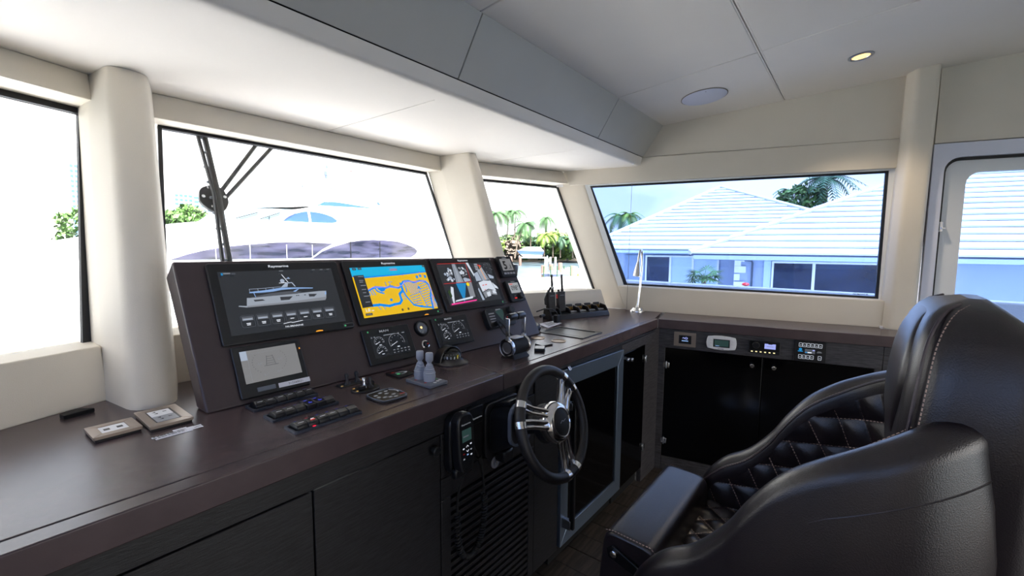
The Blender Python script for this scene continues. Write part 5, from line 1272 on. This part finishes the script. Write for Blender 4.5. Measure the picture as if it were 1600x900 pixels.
# water, far bank, near quay
w_ = structure('floor_1')
mb = MB(); mb.prism([(-400, -60), (600, -60), (600, 700), (-400, 700)], GZ - 1.5, GZ - .9); build('water', mb, 'water', w_, smooth=False)
q_ = structure('floor_2')
mb = MB(); mb.prism([(12.0, -40), (60, -60), (60, 34.0), (14.0, 12.0)], GZ - 1.4, GZ - .02); build('quay', mb, 'concrete', q_, smooth=False)
mb = MB(); mb.prism([(30.5, 22.5), (60.0, 34.2), (60, 35.0), (30.2, 23.4)], GZ - 1.4, GZ + .25); build('quay_kerb', mb, 'concrete', q_, smooth=False)
b_ = structure('floor_3')
mb = MB(); mb.prism([(30, 88), (95, 74), (150, 60), (300, 80), (400, 300), (-40, 320), (-40, 96)], GZ - 1.4, GZ + .45); build('far_bank', mb, 'seawall', b_, smooth=False)

# neighbouring yacht across the basin
Y0 = 24.0
ya = thing('motor_yacht', 'big white motor yacht with long dark windows moored across the basin', 'yacht', (12, Y0 + 3, GZ - .9))
MY = Matrix.Translation(Vector((-12, -Y0 - 3, -GZ + .9)))
def yext(name, poly, y0, y1, m, inset=0.0, bevel=.12):
    cx = sum(p[0] for p in poly) / len(poly); cz = sum(p[1] for p in poly) / len(poly)
    mb = MB(); n = len(poly)
    mb.hexa([(x, y0, z) for x, z in poly], [(x + (cx - x) * inset, y1, z) for x, z in poly]); return build(name, mb, m, ya, M=MY, bevel=bevel)
yext('hull', [(-3, -4.2), (26, -4.2), (27.5, .2), (23.3, .35), (22.0, -.15), (20.6, .75), (19, 1.05), (15.6, 1.24), (11.4, 1.25), (8.5, 1.16), (7.8, 1.12), (6.1, .80), (3, .1), (-1, -.9)], Y0, Y0 + 6.5, 'gelcoat', .02)
yext('cabin', [(9.3, 1.0), (10.9, 1.0), (23.2, .9), (22.6, 1.42), (20.5, 1.75), (17.3, 2.30), (13.4, 2.25), (12.2, 1.95), (11.0, 1.85), (10.2, 1.70)], Y0 + .25, Y0 + 5.8, 'gelcoat')
yext('flybridge', [(10.4, 1.95), (13, 2.2), (17.4, 2.33), (17.9, 2.6), (17.0, 2.95), (16.3, 3.06), (14.7, 3.05), (13.8, 2.62), (12.8, 2.52), (11, 2.40)], Y0 + .8, Y0 + 5.2, 'gelcoat')
def yface(name, poly, y, m, t=.05): 
    mb = MB(); mb.hexa([(x, y, z) for x, z in poly], [(x, y + t, z) for x, z in poly]); return build(name, mb, m, ya, M=MY)
yface('hull_window', [(6.1, -.70), (6.8, -.45), (7.49, -.27), (8.4, -.10), (9.41, .02), (10.6, .12), (11.89, .16), (13.87, .11), (13.2, -.22), (12.53, -.70)], Y0 - .04, 'yacht_window')
yface('hull_window', [(12.6, -.75), (13.2, -.35), (13.84, -.09), (14.92, .2), (15.7, .31), (16.51, .36), (17.4, .34), (18.34, .29), (19.2, .1), (19.84, -.14), (20.05, -.34), (19.9, -.55), (19.5, -.75)], Y0 - .04, 'yacht_window')
for x in (7.9, 9.4, 11.2, 12.6): yface('window_bar', [(x, -.75), (x + .03, -.75), (x + .03, .02), (x, .02)], Y0 - .06, 'lettering_grey', .02)
for x in (14.95, 17.0): yface('window_bar', [(x, -.75), (x + .05, -.75), (x + .05, .25), (x, .25)], Y0 - .06, 'black_metal', .02)
yface('cabin_window', [(11.19, 1.25), (11.5, 1.50), (11.88, 1.70), (12.3, 1.82), (12.69, 1.86), (13.2, 1.83), (13.6, 1.76), (14.0, 1.64), (14.3, 1.45), (14.25, 1.34), (14.03, 1.29), (12.66, 1.26)], Y0 + .20, 'yacht_window_blue')
yface('window_bar', [(12.62, 1.26), (12.74, 1.26), (12.66, 1.86), (12.54, 1.86)], Y0 + .18, 'gelcoat', .02)
mb = MB(); mb.hexa([(8.45, Y0 + .1, 1.18), (10.77, Y0 + .1, 1.20), (11.86, Y0 + .1, 1.90), (10.6, Y0 + .1, 1.86), (9.8, Y0 + .1, 1.80), (9.1, Y0 + .1, 1.70)], [(8.45, Y0 + 4, 1.18), (10.77, Y0 + 4, 1.20), (11.86, Y0 + 4, 1.90), (10.6, Y0 + 4, 1.86), (9.8, Y0 + 4, 1.80), (9.1, Y0 + 4, 1.70)]); build('windscreen', mb, 'yacht_glass_pale', ya, M=MY)
for a_, c_ in (((8.9, 1.28), (9.9, 1.62)), ((10.0, 1.30), (11.0, 1.68)), ((10.45, 1.25), (10.45, 1.45))): build('yacht_wiper', MB().tube([(a_[0], Y0 + .06, a_[1]), (c_[0], Y0 + .06, c_[1])], .02, 6), 'black_metal', ya, M=MY)
yface('bridge_window', [(13.37, 2.26), (13.88, 2.53), (14.6, 2.56), (15.31, 2.52), (17.27, 2.38), (15.31, 2.33)], Y0 + .74, 'yacht_window_blue')
yface('bridge_window', [(11.1, 2.24), (11.1, 2.38), (11.9, 2.47), (11.6, 2.26)], Y0 + .74, 'yacht_glass_pale'); yface('bridge_window', [(12.4, 2.28), (12.75, 2.51), (13.25, 2.54), (12.98, 2.29)], Y0 + .74, 'yacht_glass_pale')
yface('side_vent', [(17.55, 2.62), (17.42, 2.86), (17.75, 2.60)], Y0 + .74, 'yacht_window_blue')
for x, z0, z1 in ((14.75, 3.0, 5.2), (13.2, 2.5, 3.5), (15.1, 3.0, 3.6), (16.4, 3.0, 4.7)): build('mast', MB().tube([(x, Y0 + 2, z0), (x, Y0 + 2, z1)], .02, 6), 'gelcoat', ya, M=MY)
for x, z, s in ((14.74, 4.75, .08), (14.66, 4.35, .12), (14.70, 4.15, .1), (13.21, 3.42, .05), (15.0, 3.5, .04), (15.25, 3.45, .04)): build('aerial', MB().box(x - s * .6, x + s * .6, Y0 + 1.9, Y0 + 2, z - s, z + s), 'grey_blue_paint', ya, M=MY)
build('mast_light', MB().sphere((16.42, Y0 + 2, 4.72), .05, 8, 6), 'red_paint', ya, M=MY)
pr = Print(0); pr.text('THE JOB PATROL', 0, 0, .17, 'lettering_grey', sx=1.25); nm = pr.build('lettering', ya); nm.matrix_local = MY @ frame((16.9, Y0 + .22, 1.70), (.999, 0, -.03), (.03, 0, .999), (0, -1, 0))
yface('stern_box', [(20.35, -.1), (20.75, -.1), (20.75, .30), (20.35, .30)], Y0 - .08, 'gelcoat', .05)
yface('stern_vent', [(20.42, .18), (20.55, .18), (20.55, .24), (20.42, .24)], Y0 - .10, 'grey_plate', .01); yface('stern_vent', [(20.42, .0), (20.55, .0), (20.55, .06), (20.42, .06)], Y0 - .10, 'grey_plate', .01)

# ------------------------------------------------------------------ neighbouring house under the side window, frame FW
hs = thing('house', 'low white house with stepped white roof tiles and sliding windows beyond the rail', 'house', FW @ T(3, GZ, -17))
MHs = T(-3, -GZ, 17)
def hw_(name, poly, z0, z1, m, bevel=0, parent=None):
    mb = MB(); mb.prism(poly, z0, z1); o = build(name, mb, m, parent or hs, bevel=bevel)
    o.matrix_local = MHs if parent is None else Matrix(); return o
def hbox(name, a0, a1, y0, y1, z0, z1, m, parent=None): return hw_(name, [(a0, y0), (a1, y0), (a1, y1), (a0, y1)], z0, z1, m, 0, parent)
# walls: recessed wing on the left, near wing on the right
hbox('wall', -5.6, .45, GZ, -.20, -19.2, -18.4, 'stucco'); hbox('wall', .45, 16, GZ, -.33, -26, -16.4, 'stucco')
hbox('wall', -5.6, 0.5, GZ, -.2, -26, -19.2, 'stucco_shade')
# gutters and fascia boards
hbox('gutter', -6.1, -1.0, -.235, -.105, -18.1, -17.7, 'stucco'); hbox('gutter', -1.0, 16, -.42, -.27, -16.1, -15.75, 'stucco')
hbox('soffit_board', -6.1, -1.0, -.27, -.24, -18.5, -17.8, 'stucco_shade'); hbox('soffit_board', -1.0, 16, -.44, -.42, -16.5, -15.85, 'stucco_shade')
def roof(e0, e1, ez, eoff, t0, t1, tz, toff, n):
    """one hip roof face laid in n stepped courses; e0..e1 eave, t0..t1 top edge, all in frame FW"""
    for k in range(n):
        f0, f1 = k / n, (k + 1.15) / n if k < n - 1 else 1.0
        def pt(f, side, up): 
            a = (e0 + (t0 - e0) * f) if side == 0 else (e1 + (t1 - e1) * f)
            return (a, ez + (tz - ez) * f + up, -(eoff + (toff - eoff) * f))
        s_ = (tz - ez) / n
        mb = MB(); mb.hexa([pt(f0, 0, .035), pt(f0, 1, .035), pt(f1, 1, -.10), pt(f1, 0, -.10)], [pt(f0, 0, .095), pt(f0, 1, .095), pt(f1, 1, .0), pt(f1, 0, .0)])
        o = build('roof_course', mb, 'roof_tile', hs); o.matrix_local = MHs
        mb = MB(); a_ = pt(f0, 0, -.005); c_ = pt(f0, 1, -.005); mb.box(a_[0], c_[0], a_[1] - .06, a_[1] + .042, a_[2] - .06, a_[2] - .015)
        o = build('course_shadow_strip', mb, 'roof_under', hs); o.matrix_local = MHs  # dark strip painted in as the shadow line under each course
roof(-6.1, 7.4, -.10, 17.7, -.55, -.45, 3.52, 26.05, 17)
roof(-1.15, 16.0, -.24, 15.75, 8.75, 14.0, 3.8, 25.0, 16)
def ridge(a, b, r=.10):
    o = build('ridge_tile', MB().tube([a, b], r, 8), 'roof_tile', hs); o.matrix_local = MHs
ridge((-6.1, -.02, -17.7), (-.5, 3.58, -26.05)); ridge((7.4, -.02, -17.7), (-.5, 3.58, -26.05)); ridge((-1.15, -.16, -15.75), (8.75, 3.88, -25.0)); ridge((8.75, 3.88, -25), (14, 3.88, -25))
hw_('roof_back', [(-5.8, -.2), (7.2, -.2), (-.5, 3.45)], -26.3, -26.1, 'roof_under')
# sliding windows: frame, panes, curtains behind
def sash(label_, a0, a1, y0, y1, off, cuts, m='house_glass', fr=.07):
    mb = MB(); ring(mb, [(a0, y0), (a1, y0), (a1, y1), (a0, y1)], [(a0 + fr, y0 + fr), (a1 - fr, y0 + fr), (a1 - fr, y1 - fr), (a0 + fr, y1 - fr)], -off - .02, -off + .06)
    f = build('window', mb, 'frame_white', hs); f.matrix_local = MHs
    xs_ = [a0 + fr] + cuts + [a1 - fr]
    for p0_, p1_ in zip(xs_, xs_[1:]):
        build('pane', MB().box(p0_, p1_, y0 + fr, y1 - fr, -off, -off + .01), m if isinstance(m, str) else m[xs_.index(p0_)], f)
    for c in cuts: build('mullion', MB().box(c - .045, c + .045, y0 + fr, y1 - fr, -off - .02, -off + .07), 'frame_white', f)
    return f
sash('', 1.70, 5.0, -1.72, -.46, 16.36, [3.02]); sash('', -3.25, -.15, -2.6, -.34, 18.36, [-2.15, -1.2], ['house_glass', 'curtain_white', 'curtain_white'])
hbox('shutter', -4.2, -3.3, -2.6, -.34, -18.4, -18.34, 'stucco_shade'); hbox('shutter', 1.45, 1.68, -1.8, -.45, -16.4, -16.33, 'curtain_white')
for k in range(14):
    hbox('curtain_fold', -2.1 + k * .062, -2.07 + k * .062, -2.5, -.42, -18.355, -18.335, 'curtain_white'); hbox('curtain_fold', -1.15 + k * .062, -1.12 + k * .062, -2.5, -.42, -18.355, -18.335, 'curtain_white')
for k, (wd_, y) in enumerate(((.22, -.40), (.40, -.66), (.20, -.96), (.38, -1.26), (.20, -1.56), (.38, -1.86), (.20, -2.16), (.38, -2.46))):
    hbox('quoin', .45, .45 + wd_ * 1.0, y - .27, y - .02, -16.4, -16.34, 'frame_white')
dp = build('downpipe', MB().tube([(.70, -.42, -16.2), (.78, -.44, -16.30), (1.02, -.46, -16.32), (1.06, -.55, -16.33), (1.06, GZ, -16.33)], .035, 8), 'roof_under', hs); dp.matrix_local = MHs
hbox('gutter_outlet', .64, .78, -.50, -.38, -16.32, -16.1, 'frame_white')

# ------------------------------------------------------------------ palms, trees and shrubs: every frond an object of its own
def frond_mesh(name, L, droop, m, wid=.20, n=15):
    mb = MB(); pts = []
    for k in range(n + 1):
        f = k / n; pts.append(Vector((L * (f - .18 * droop * f * f), 0, L * (.34 * f - (.38 + .62 * droop) * f * f))))
    for k in range(1, n):
        p = pts[k]; d = (pts[k + 1] - pts[k - 1]).normalized(); ln_ = L * wid * (math.sin(math.pi * (.12 + .86 * k / n)) ** .6) * 1.7
        for s in (-1, 1):
            sd = (Vector((0, s, 0)) + d * .55 + Vector((0, 0, -.40))).normalized(); w = d * L / n * .62
            mb.add([p - w, p + w, p + sd * ln_ + w * .4], [(0, 1, 2)])
    mb.tube(pts, [L * .012 * (1 - .8 * k / n) for k in range(n + 1)], 4)
    me = bpy.data.meshes.new(name); me.from_pydata(mb.v, [], mb.f); me.materials.append(MATS[m]); return me
def fan_mesh(name, L, m, n=13):
    mb = MB(); b = Vector((L * .45, 0, L * .18)); mb.tube([(0, 0, 0), b], L * .012, 4)
    for k in range(n):
        a = math.radians(-105 + 210 * k / (n - 1)); d = Vector((math.cos(a), math.sin(a), -.15 - .25 * abs(math.sin(a)))).normalized(); sd = Vector((-math.sin(a), math.cos(a), 0)) * L * .035
        mb.add([b, b + d * L * .33 + sd, b + d * L * .60, b + d * L * .33 - sd], [(0, 1, 2, 3)])
    me = bpy.data.meshes.new(name); me.from_pydata(mb.v, [], mb.f); me.materials.append(MATS[m]); return me
FM = {}
def palm(label, loc, hgt, L, nf=13, droop=1.0, m='frond', lean=(0, 0), group=None, tr=.16, fan=False, cat='palm', name='palm_tree', up=.55):
    k = (round(droop, 1), m, fan)
    if k not in FM: FM[k] = fan_mesh('frond', 1.0, m) if fan else frond_mesh('frond', 1.0, droop, m)
    t = thing(name, label, cat, loc, group)
    top = Vector((lean[0], lean[1], hgt))
    build('trunk', MB().tube([(0, 0, 0), (lean[0] * .3, lean[1] * .3, hgt * .5), top], [tr * 1.2, tr, tr * .8], 8), 'trunk', t)
    for i in range(nf):
        o = bpy.data.objects.new('frond', FM[k]); COL.objects.link(o); o.parent = t
        a = i * 2.39996 + random.uniform(-.2, .2); tilt = up - 1.1 * (i / nf) + random.uniform(-.12, .12); s = L * random.uniform(.85, 1.12)
        o.matrix_local = Matrix.Translation(top) @ RZ(a) @ RY(-tilt) @ Matrix.Diagonal((s, s, s, 1))
    return t
def shrub(name, label, cat, loc, rx, ry, rz, n, m, leaf=.25, trunk=0, group=None):
    t = thing(name, label, cat, loc, group); mb = MB(); rnd = random.Random(hash(label) % 9999 if False else len(label) * 7 + int(rx * 10))
    for i in range(n):
        while True:
            p = Vector((rnd.uniform(-1, 1), rnd.uniform(-1, 1), rnd.uniform(-1, 1)))
            if .3 < p.length < 1: break
        p = p.normalized() * (p.length ** .4) * (1 + .22 * math.sin(p.x * 5 + 1) * math.cos(p.y * 4) + .15 * math.sin(p.z * 7 + p.x * 3))
        c = Vector((p.x * rx, p.y * ry, trunk + rz + p.z * rz)); s = leaf * rnd.uniform(.6, 1.3)
        u_ = Vector((rnd.uniform(-1, 1), rnd.uniform(-1, 1), rnd.uniform(-1, 1))).normalized(); v_ = u_.orthogonal().normalized()
        mb.add([c - u_ * s, c + v_ * s * .6, c + u_ * s, c - v_ * s * .6], [(0, 1, 2, 3)])
    f = build('foliage', mb, m, t, smooth=False, fix=False)
    if trunk: build('trunk', MB().tube([(0, 0, 0), (0, 0, trunk + rz)], rx * .06, 8), 'trunk', t)
    return t
BZ = GZ + .45
# far bank of the canal
palm('tall grey-green coconut palm at the left end of the far bank, beside the pillar', (86.0, 72.5, BZ), 11.0, 4.6, 15, 1.0, 'frond')
palm('tall slim coconut palm, second from the left on the far bank', (92.0, 74.0, BZ), 11.8, 3.8, 13, 1.0, 'frond', (.6, -.3))
palm('tall coconut palm with a slightly higher crown, third on the far bank', (93.2, 72.3, BZ), 12.0, 3.8, 13, 1.0, 'frond', (.4, 0))
palm('leaning coconut palm in front of the tall pair on the far bank', (84.0, 65.0, BZ), 8.2, 4.2, 14, 1.1, 'frond', (2.0, -1.4))
palm('small slim palm left of the lone royal palm on the far bank', (94.0, 67.6, BZ), 9.0, 2.4, 10, 1.0, 'frond_dark')
palm('lone royal palm rising above all others on the far bank', (103.9, 69.6, BZ), 10.8, 4.0, 13, 1.5, 'frond', tr=.22)
palm('yellow-green bushy palm behind the covered boat', (92.0, 62.0, BZ), 5.6, 3.6, 15, .8, 'frond_light')
palm('pale green palm just right of the covered boat', (96.0, 62.0, BZ), 6.2, 3.0, 13, .9, 'frond_light')
palm('dark feathery palm in the middle of the far bank hedge', (98.0, 61.0, BZ), 5.0, 3.2, 14, .9, 'frond_dark')
palm('mid green palm before the white house on the far bank', (100.0, 58.5, BZ), 5.0, 3.4, 14, .9, 'frond')
palm('palm at the right end of the far bank by the corner pillar', (101.0, 56.2, BZ), 6.4, 3.4, 13, .9, 'frond_light')
palm('palm crown just peeping past the corner pillar above the white house', (112.0, 57.8, BZ), 10.5, 3.0, 11, 1.0, 'frond_dark')
for x, y, rx, rz, m, lb in ((88.5, 74.5, 4.0, 2.2, 'frond_light', 'bright green hedge at the left end of the far bank'), (92, 71.5, 3, 2.4, 'trunk', 'brownish shrub beside the bright hedge on the far bank'),
        (97, 73, 6, 3.4, 'leaf', 'broad green thicket behind the leaning coconut palm'), (100, 68.5, 5, 3.0, 'frond_dark', 'dark green shrubs right behind the covered boat'), (102, 65.5, 5, 3.3, 'leaf', 'green thicket below the lone royal palm'),
        (103.5, 62.5, 4.5, 2.9, 'frond_light', 'yellowish shrubs right of the lone royal palm'), (106, 59.8, 5, 3.2, 'frond_dark', 'dark green shrubs in front of the far white house'), (104, 57.0, 2.2, 2.6, 'leaf', 'green shrub at the right end of the far bank hedge')):
    shrub('shrub', lb, 'shrub', (x, y, BZ), rx, rx * .7, rz, 900, m, .75)
# covered boat on its lift
bt = thing('boat', 'white and pale blue motorboat under a cover on a lift at the far bank', 'boat', frame((81.5, 58.2, -1.55), (.60, -.80, 0), (.80, .60, 0), (0, 0, 1)))
mb = MB(); mb.hexa([(-2.6, 0, -.2), (2.4, -.7, -.2), (2.4, .7, -.2), (-2.6, .1, -.2)], [(-3.4, 0, .75), (2.7, -1.1, .55), (2.7, 1.1, .55), (-3.4, .1, .75)]); build('hull', mb, 'boat_blue', bt, bevel=.1)
mb = MB(); mb.hexa([(-3.2, 0, .7), (2.7, -1.1, .58), (2.7, 1.1, .58), (-3.2, .1, .7)], [(-1.2, -.5, 1.55), (1.8, -.7, 1.5), (1.8, .7, 1.5), (-1.2, .5, 1.55)]); build('cover', mb, 'boat_cover', bt, bevel=.15)
build('keel', MB().hexa([(-1.8, -.05, -.7), (2.3, -.1, -.7), (2.3, .1, -.7), (-1.8, .05, -.7)], [(-2.6, -.1, -.15), (2.4, -.6, -.15), (2.4, .6, -.15), (-2.6, .1, -.15)]), 'gelcoat', bt)
lf = thing('boat_lift', 'grey steel cradle holding the covered boat above the canal', 'boat lift', frame((81.5, 58.2, -2.5), (.60, -.80, 0), (.80, .60, 0), (0, 0, 1)))
build('beam', MB().box(-3, 3.6, -1.2, -.9, 0, .25), 'grey_plastic', lf); build('beam', MB().box(-3, 3.6, .9, 1.2, 0, .25), 'grey_plastic', lf); build('bunk', MB().box(-2.4, 2.4, -1.2, 1.2, .2, .28), 'grey_plastic', lf)
for x in (-2.8, 3.4): build('leg', MB().box(x - .12, x + .12, -1.3, -1.05, -1.6, .6), 'grey_plastic', lf)
def piling(label, x, y, top, r=.32, m='piling', group=None):
    o = build('piling', MB().lathe([(r, 0), (r, top), (r * .85, top + .1), (.01, top + .1)], 12), m); o.location = (x, y, GZ - 1.0); return tag(o, label, 'piling', group)
for i, (x, y) in enumerate(((74.6, 60.6), (76.2, 60.0), (78.2, 59.0))): piling(('pinkish wooden mooring pile furthest left of the covered boat', 'middle one of the pinkish mooring piles left of the covered boat', 'pinkish mooring pile closest to the bow of the covered boat')[i], x, y, 2.0, .30, 'piling', 'wooden piles left of the covered boat')
for i, (x, y) in enumerate(((82.2, 55.0), (83.3, 54.4), (84.4, 53.8))): piling(('white mooring pile closest to the stern of the covered boat', 'middle one of the white mooring piles right of the covered boat', 'white mooring pile furthest right of the covered boat')[i], x, y, 1.9, .22, 'gelcoat', 'white piles right of the covered boat')
# the house on the far bank, at the right
fh = thing('house', 'white house with a dark eave among the palms on the far bank', 'house', (113.0, 65.0, BZ))
build('wall', MB().box(-5, 5, -4, 6, 0, 4.6), 'stucco', fh); build('roof', MB().prism([(-6, -5), (6, -5), (6, 7), (-6, 7)], 4.6, 5.3), 'roof_tile', fh); build('eave_board', MB().box(-6, 6, -5.05, -4.95, 3.9, 4.7), 'yacht_window', fh)
for x in (-4.2, -1.5, 1.5, 4.2): build('column', MB().box(x - .3, x + .3, -4.6, -4.0, 0, 4.2), 'stucco', fh)
for x in (-3.0, 0, 3): build('window', MB().box(x - .8, x + .8, -4.06, -4.0, .8, 3.0), 'house_glass', fh)
# near quay: skiff, fence, agave, white bollards
sk = thing('skiff', 'small white and grey skiff lying on the quay behind the wire fence', 'boat', frame((37.2, 23.7, GZ + .05), (.60, -.45, 0), (.45, .60, 0), (0, 0, .9)))
mb = MB(); mb.hexa([(-1.3, -.1, 0), (1.5, -.45, 0), (1.5, .45, 0), (-1.3, .1, 0)], [(-2.0, -.05, .62), (1.8, -.7, .55), (1.8, .7, .55), (-2.0, .05, .62)]); build('hull', mb, 'grey_blue_paint', sk, bevel=.04); build('deck', MB().hexa([(-1.9, 0, .6), (1.75, -.65, .55), (1.75, .65, .55), (-1.9, .05, .6)], [(-1.2, -.1, .72), (1.6, -.5, .70), (1.6, .5, .70), (-1.2, .1, .72)]), 'gelcoat', sk, bevel=.03)
for x in (-.6, .3, 1.2): build('seat', MB().box(x - .15, x + .15, -.35, .35, .68, .95), 'stucco', sk)
fn = thing('wire_fence', 'thin green wire fence with posts on the white quay', 'fence', (0, 0, GZ))
A_ = Vector((35.6, 24.0, 0)); B_ = Vector((38.6, 22.8, 0))
for k in range(5): 
    p = A_.lerp(B_, k / 4); build('post', MB().tube([p, p + Vector((0, 0, 1.35))], .06, 8), 'frond_dark', fn)
for z in (.1, .7, 1.3): build('wire', MB().tube([A_ + Vector((0, 0, z)), B_ + Vector((0, 0, z))], .012, 5), 'frond_dark', fn)
for i, (x, y, h_) in enumerate(((36.4, 24.6, 1.7), (37.8, 24.6, 1.8), (39.2, 24.4, 1.9), (39.9, 23.4, 1.6))): piling(('short weathered dock post behind the left end of the wire fence', 'weathered dock post second from the left behind the wire fence', 'tallest weathered dock post behind the wire fence', 'weathered dock post behind the right end of the wire fence')[i], x, y, h_ + .6, .22, 'piling', 'dock posts behind the wire fence')
ag = thing('agave', 'spiky yellow-green agave growing alone on the white quay', 'plant', (38.7, 22.0, GZ))
lm_ = MB(); lm_.add([(0, -.06, 0), (0, .06, 0), (.45, .05, .10), (.45, -.05, .10), (1.0, 0, .05)], [(0, 1, 2, 3), (3, 2, 4)]); lme = bpy.data.meshes.new('leaf'); lme.from_pydata(lm_.v, [], lm_.f); lme.materials.append(MATS['frond_light'])
for i in range(22):
    o = bpy.data.objects.new('leaf', lme); COL.objects.link(o); o.parent = ag; o.matrix_local = T(0, 0, .05) @ RZ(i * 2.4) @ RY(-.15 - 1.2 * (1 - i / 22)) @ Matrix.Scale(.95 - .2 * (i % 3) * .5, 4)
# trees and towers seen past the left pillar
shrub('broad_tree', 'large rounded green tree beyond the bow, right of the left pillar', 'tree', (21.5, 77, -1), 4.4, 3.3, 2.4, 2600, 'leaf', .5, 1.2)
shrub('broad_tree', 'smaller green tree behind the wiper pivot, right of the large tree', 'tree', (26.0, 78, -1), 1.9, 1.6, 1.5, 500, 'leaf', .35, 1.0)
shrub('broad_tree', 'green tree at the left edge below the tall tower', 'tree', (11.8, 84, GZ), 2.6, 2.2, 3.6, 600, 'leaf', .4, 1.0)
def tower(label, x, y, w, h_, n):
    t = thing('tower_block', label, 'building', (x, y, GZ)); build('body', MB().box(-w / 2, w / 2, 0, 8, 0, h_), 'tower', t)
    for k in range(n): build('window_band', MB().box(-w / 2 + .4, w / 2 - .4, -.3, .1, h_ * (k + .35) / n, h_ * (k + .8) / n), 'tower_glass', t)
    for k in range(3): build('pier', MB().box(-w / 2 + w * (k + .8) / 4, -w / 2 + w * (k + 1.1) / 4, -.6, .1, 0, h_), 'tower', t)
tower('pale high-rise peeping over the large tree', 108.5, 384, 11, 39, 13); tower('pale high-rise with balconies right of the large tree', 121.5, 381, 16, 38, 13); tower('tall pale high-rise at the left edge of the view', 49.5, 346, 8, 47, 17)
# small jetty villa with plants right of the yacht's stern
vl = thing('villa', 'white villa with blue windows just right of the moored yacht', 'house', (36.0, 38.0, GZ))
build('wall', MB().box(-2.6, 4, 0, 5, 0, 3.6), 'stucco', vl)
for x in (-1.1, .9, 2.6): build('window', MB().box(x - .55, x + .55, -.06, 0, 1.2, 3.4), 'yacht_window_blue', vl)
for x in (-.15, 1.8): build('column', MB().box(x - .22, x + .22, -.5, -.1, 0, 3.4), 'gelcoat', vl)
palm('drooping yellow-green palm in front of the small villa', (32.6, 34.6, GZ), 2.75, 1.5, 9, 1.3, 'frond_light', tr=.10)
shrub('shrub', 'bright green shrub at the yacht stern before the small villa', 'shrub', (30.5, 33.2, GZ), .75, .7, .95, 260, 'frond_light', .16, .9)
um = thing('parasol', 'closed brown parasol on the upper deck right of the yacht', 'parasol', (26.3, 30.0, 1.35))
build('pole', MB().tube([(0, 0, 0), (0, 0, 1.25)], .03, 8), 'trunk', um); build('canopy', MB().lathe([(.36, 0.12), (.24, .55), (.08, 1.12), (.03, 1.25)], 10, caps=False), 'canvas_brown', um)
palm('little potted palm left of the closed parasol', (25.6, 30.0, 1.25), .25, .55, 9, .9, 'frond_dark', tr=.05)
# palms over the house roof
palm('big drooping royal palm above the house roof at the right', (31.9, 1.85, GZ), 7.15, 1.75, 18, 1.5, 'frond_dark', tr=.13, up=.95)
for i, (x, y, h_, L) in enumerate(((31.9, 3.7, 6.7, 1.0), (31.9, 2.7, 6.7, 1.0))): palm(('low green palm in the dip between the two roofs, left one', 'low green palm in the dip between the two roofs, right one')[i], (x, y, GZ), h_, L, 13, 1.0, 'frond', tr=.1)
shrub('shrub', 'dense green foliage in the dip between the two roofs', 'shrub', (31.8, 3.0, GZ), 1.0, 1.3, .75, 420, 'leaf', .2, 5.4)
palm('green palm rising behind the left slope of the house roof', (36.4, 16.6, GZ), 5.9, 2.0, 15, 1.1, 'frond', tr=.14); palm('light green palm close behind the left slope of the house roof', (36.6, 15.9, GZ), 6.0, 1.6, 13, 1.1, 'frond_light', tr=.12)
palm('small fan palm standing before the house wall', (13.54, 3.54, GZ), 2.35, .62, 15, 1, 'frond', tr=.085, fan=True, name='fan_palm')
rf = thing('red_flowers', 'small clump of orange and red flowers by the downpipe of the house', 'flowers', (14.1, 2.55, -1.02)); build('blossom', MB().sphere((0, 0, 0), (.09, .09, .05), 10, 6), 'e_orange', rf) if False else None
build('blossom', MB().sphere((0, 0, 0), (.10, .10, .05), 10, 6), 'red_paint', rf); build('stem', MB().tube([(0, 0, -2.1), (0, 0, 0)], .02, 6), 'leaf', rf)

# ------------------------------------------------------------------ lift everything from eye-centred heights to the cabin floor at z = 0
for o in list(S.objects):
    if o.parent is None: o.matrix_world = Matrix.Translation((0, 0, H)) @ (o.matrix_world if o.type == 'CAMERA' else o.matrix_basis)
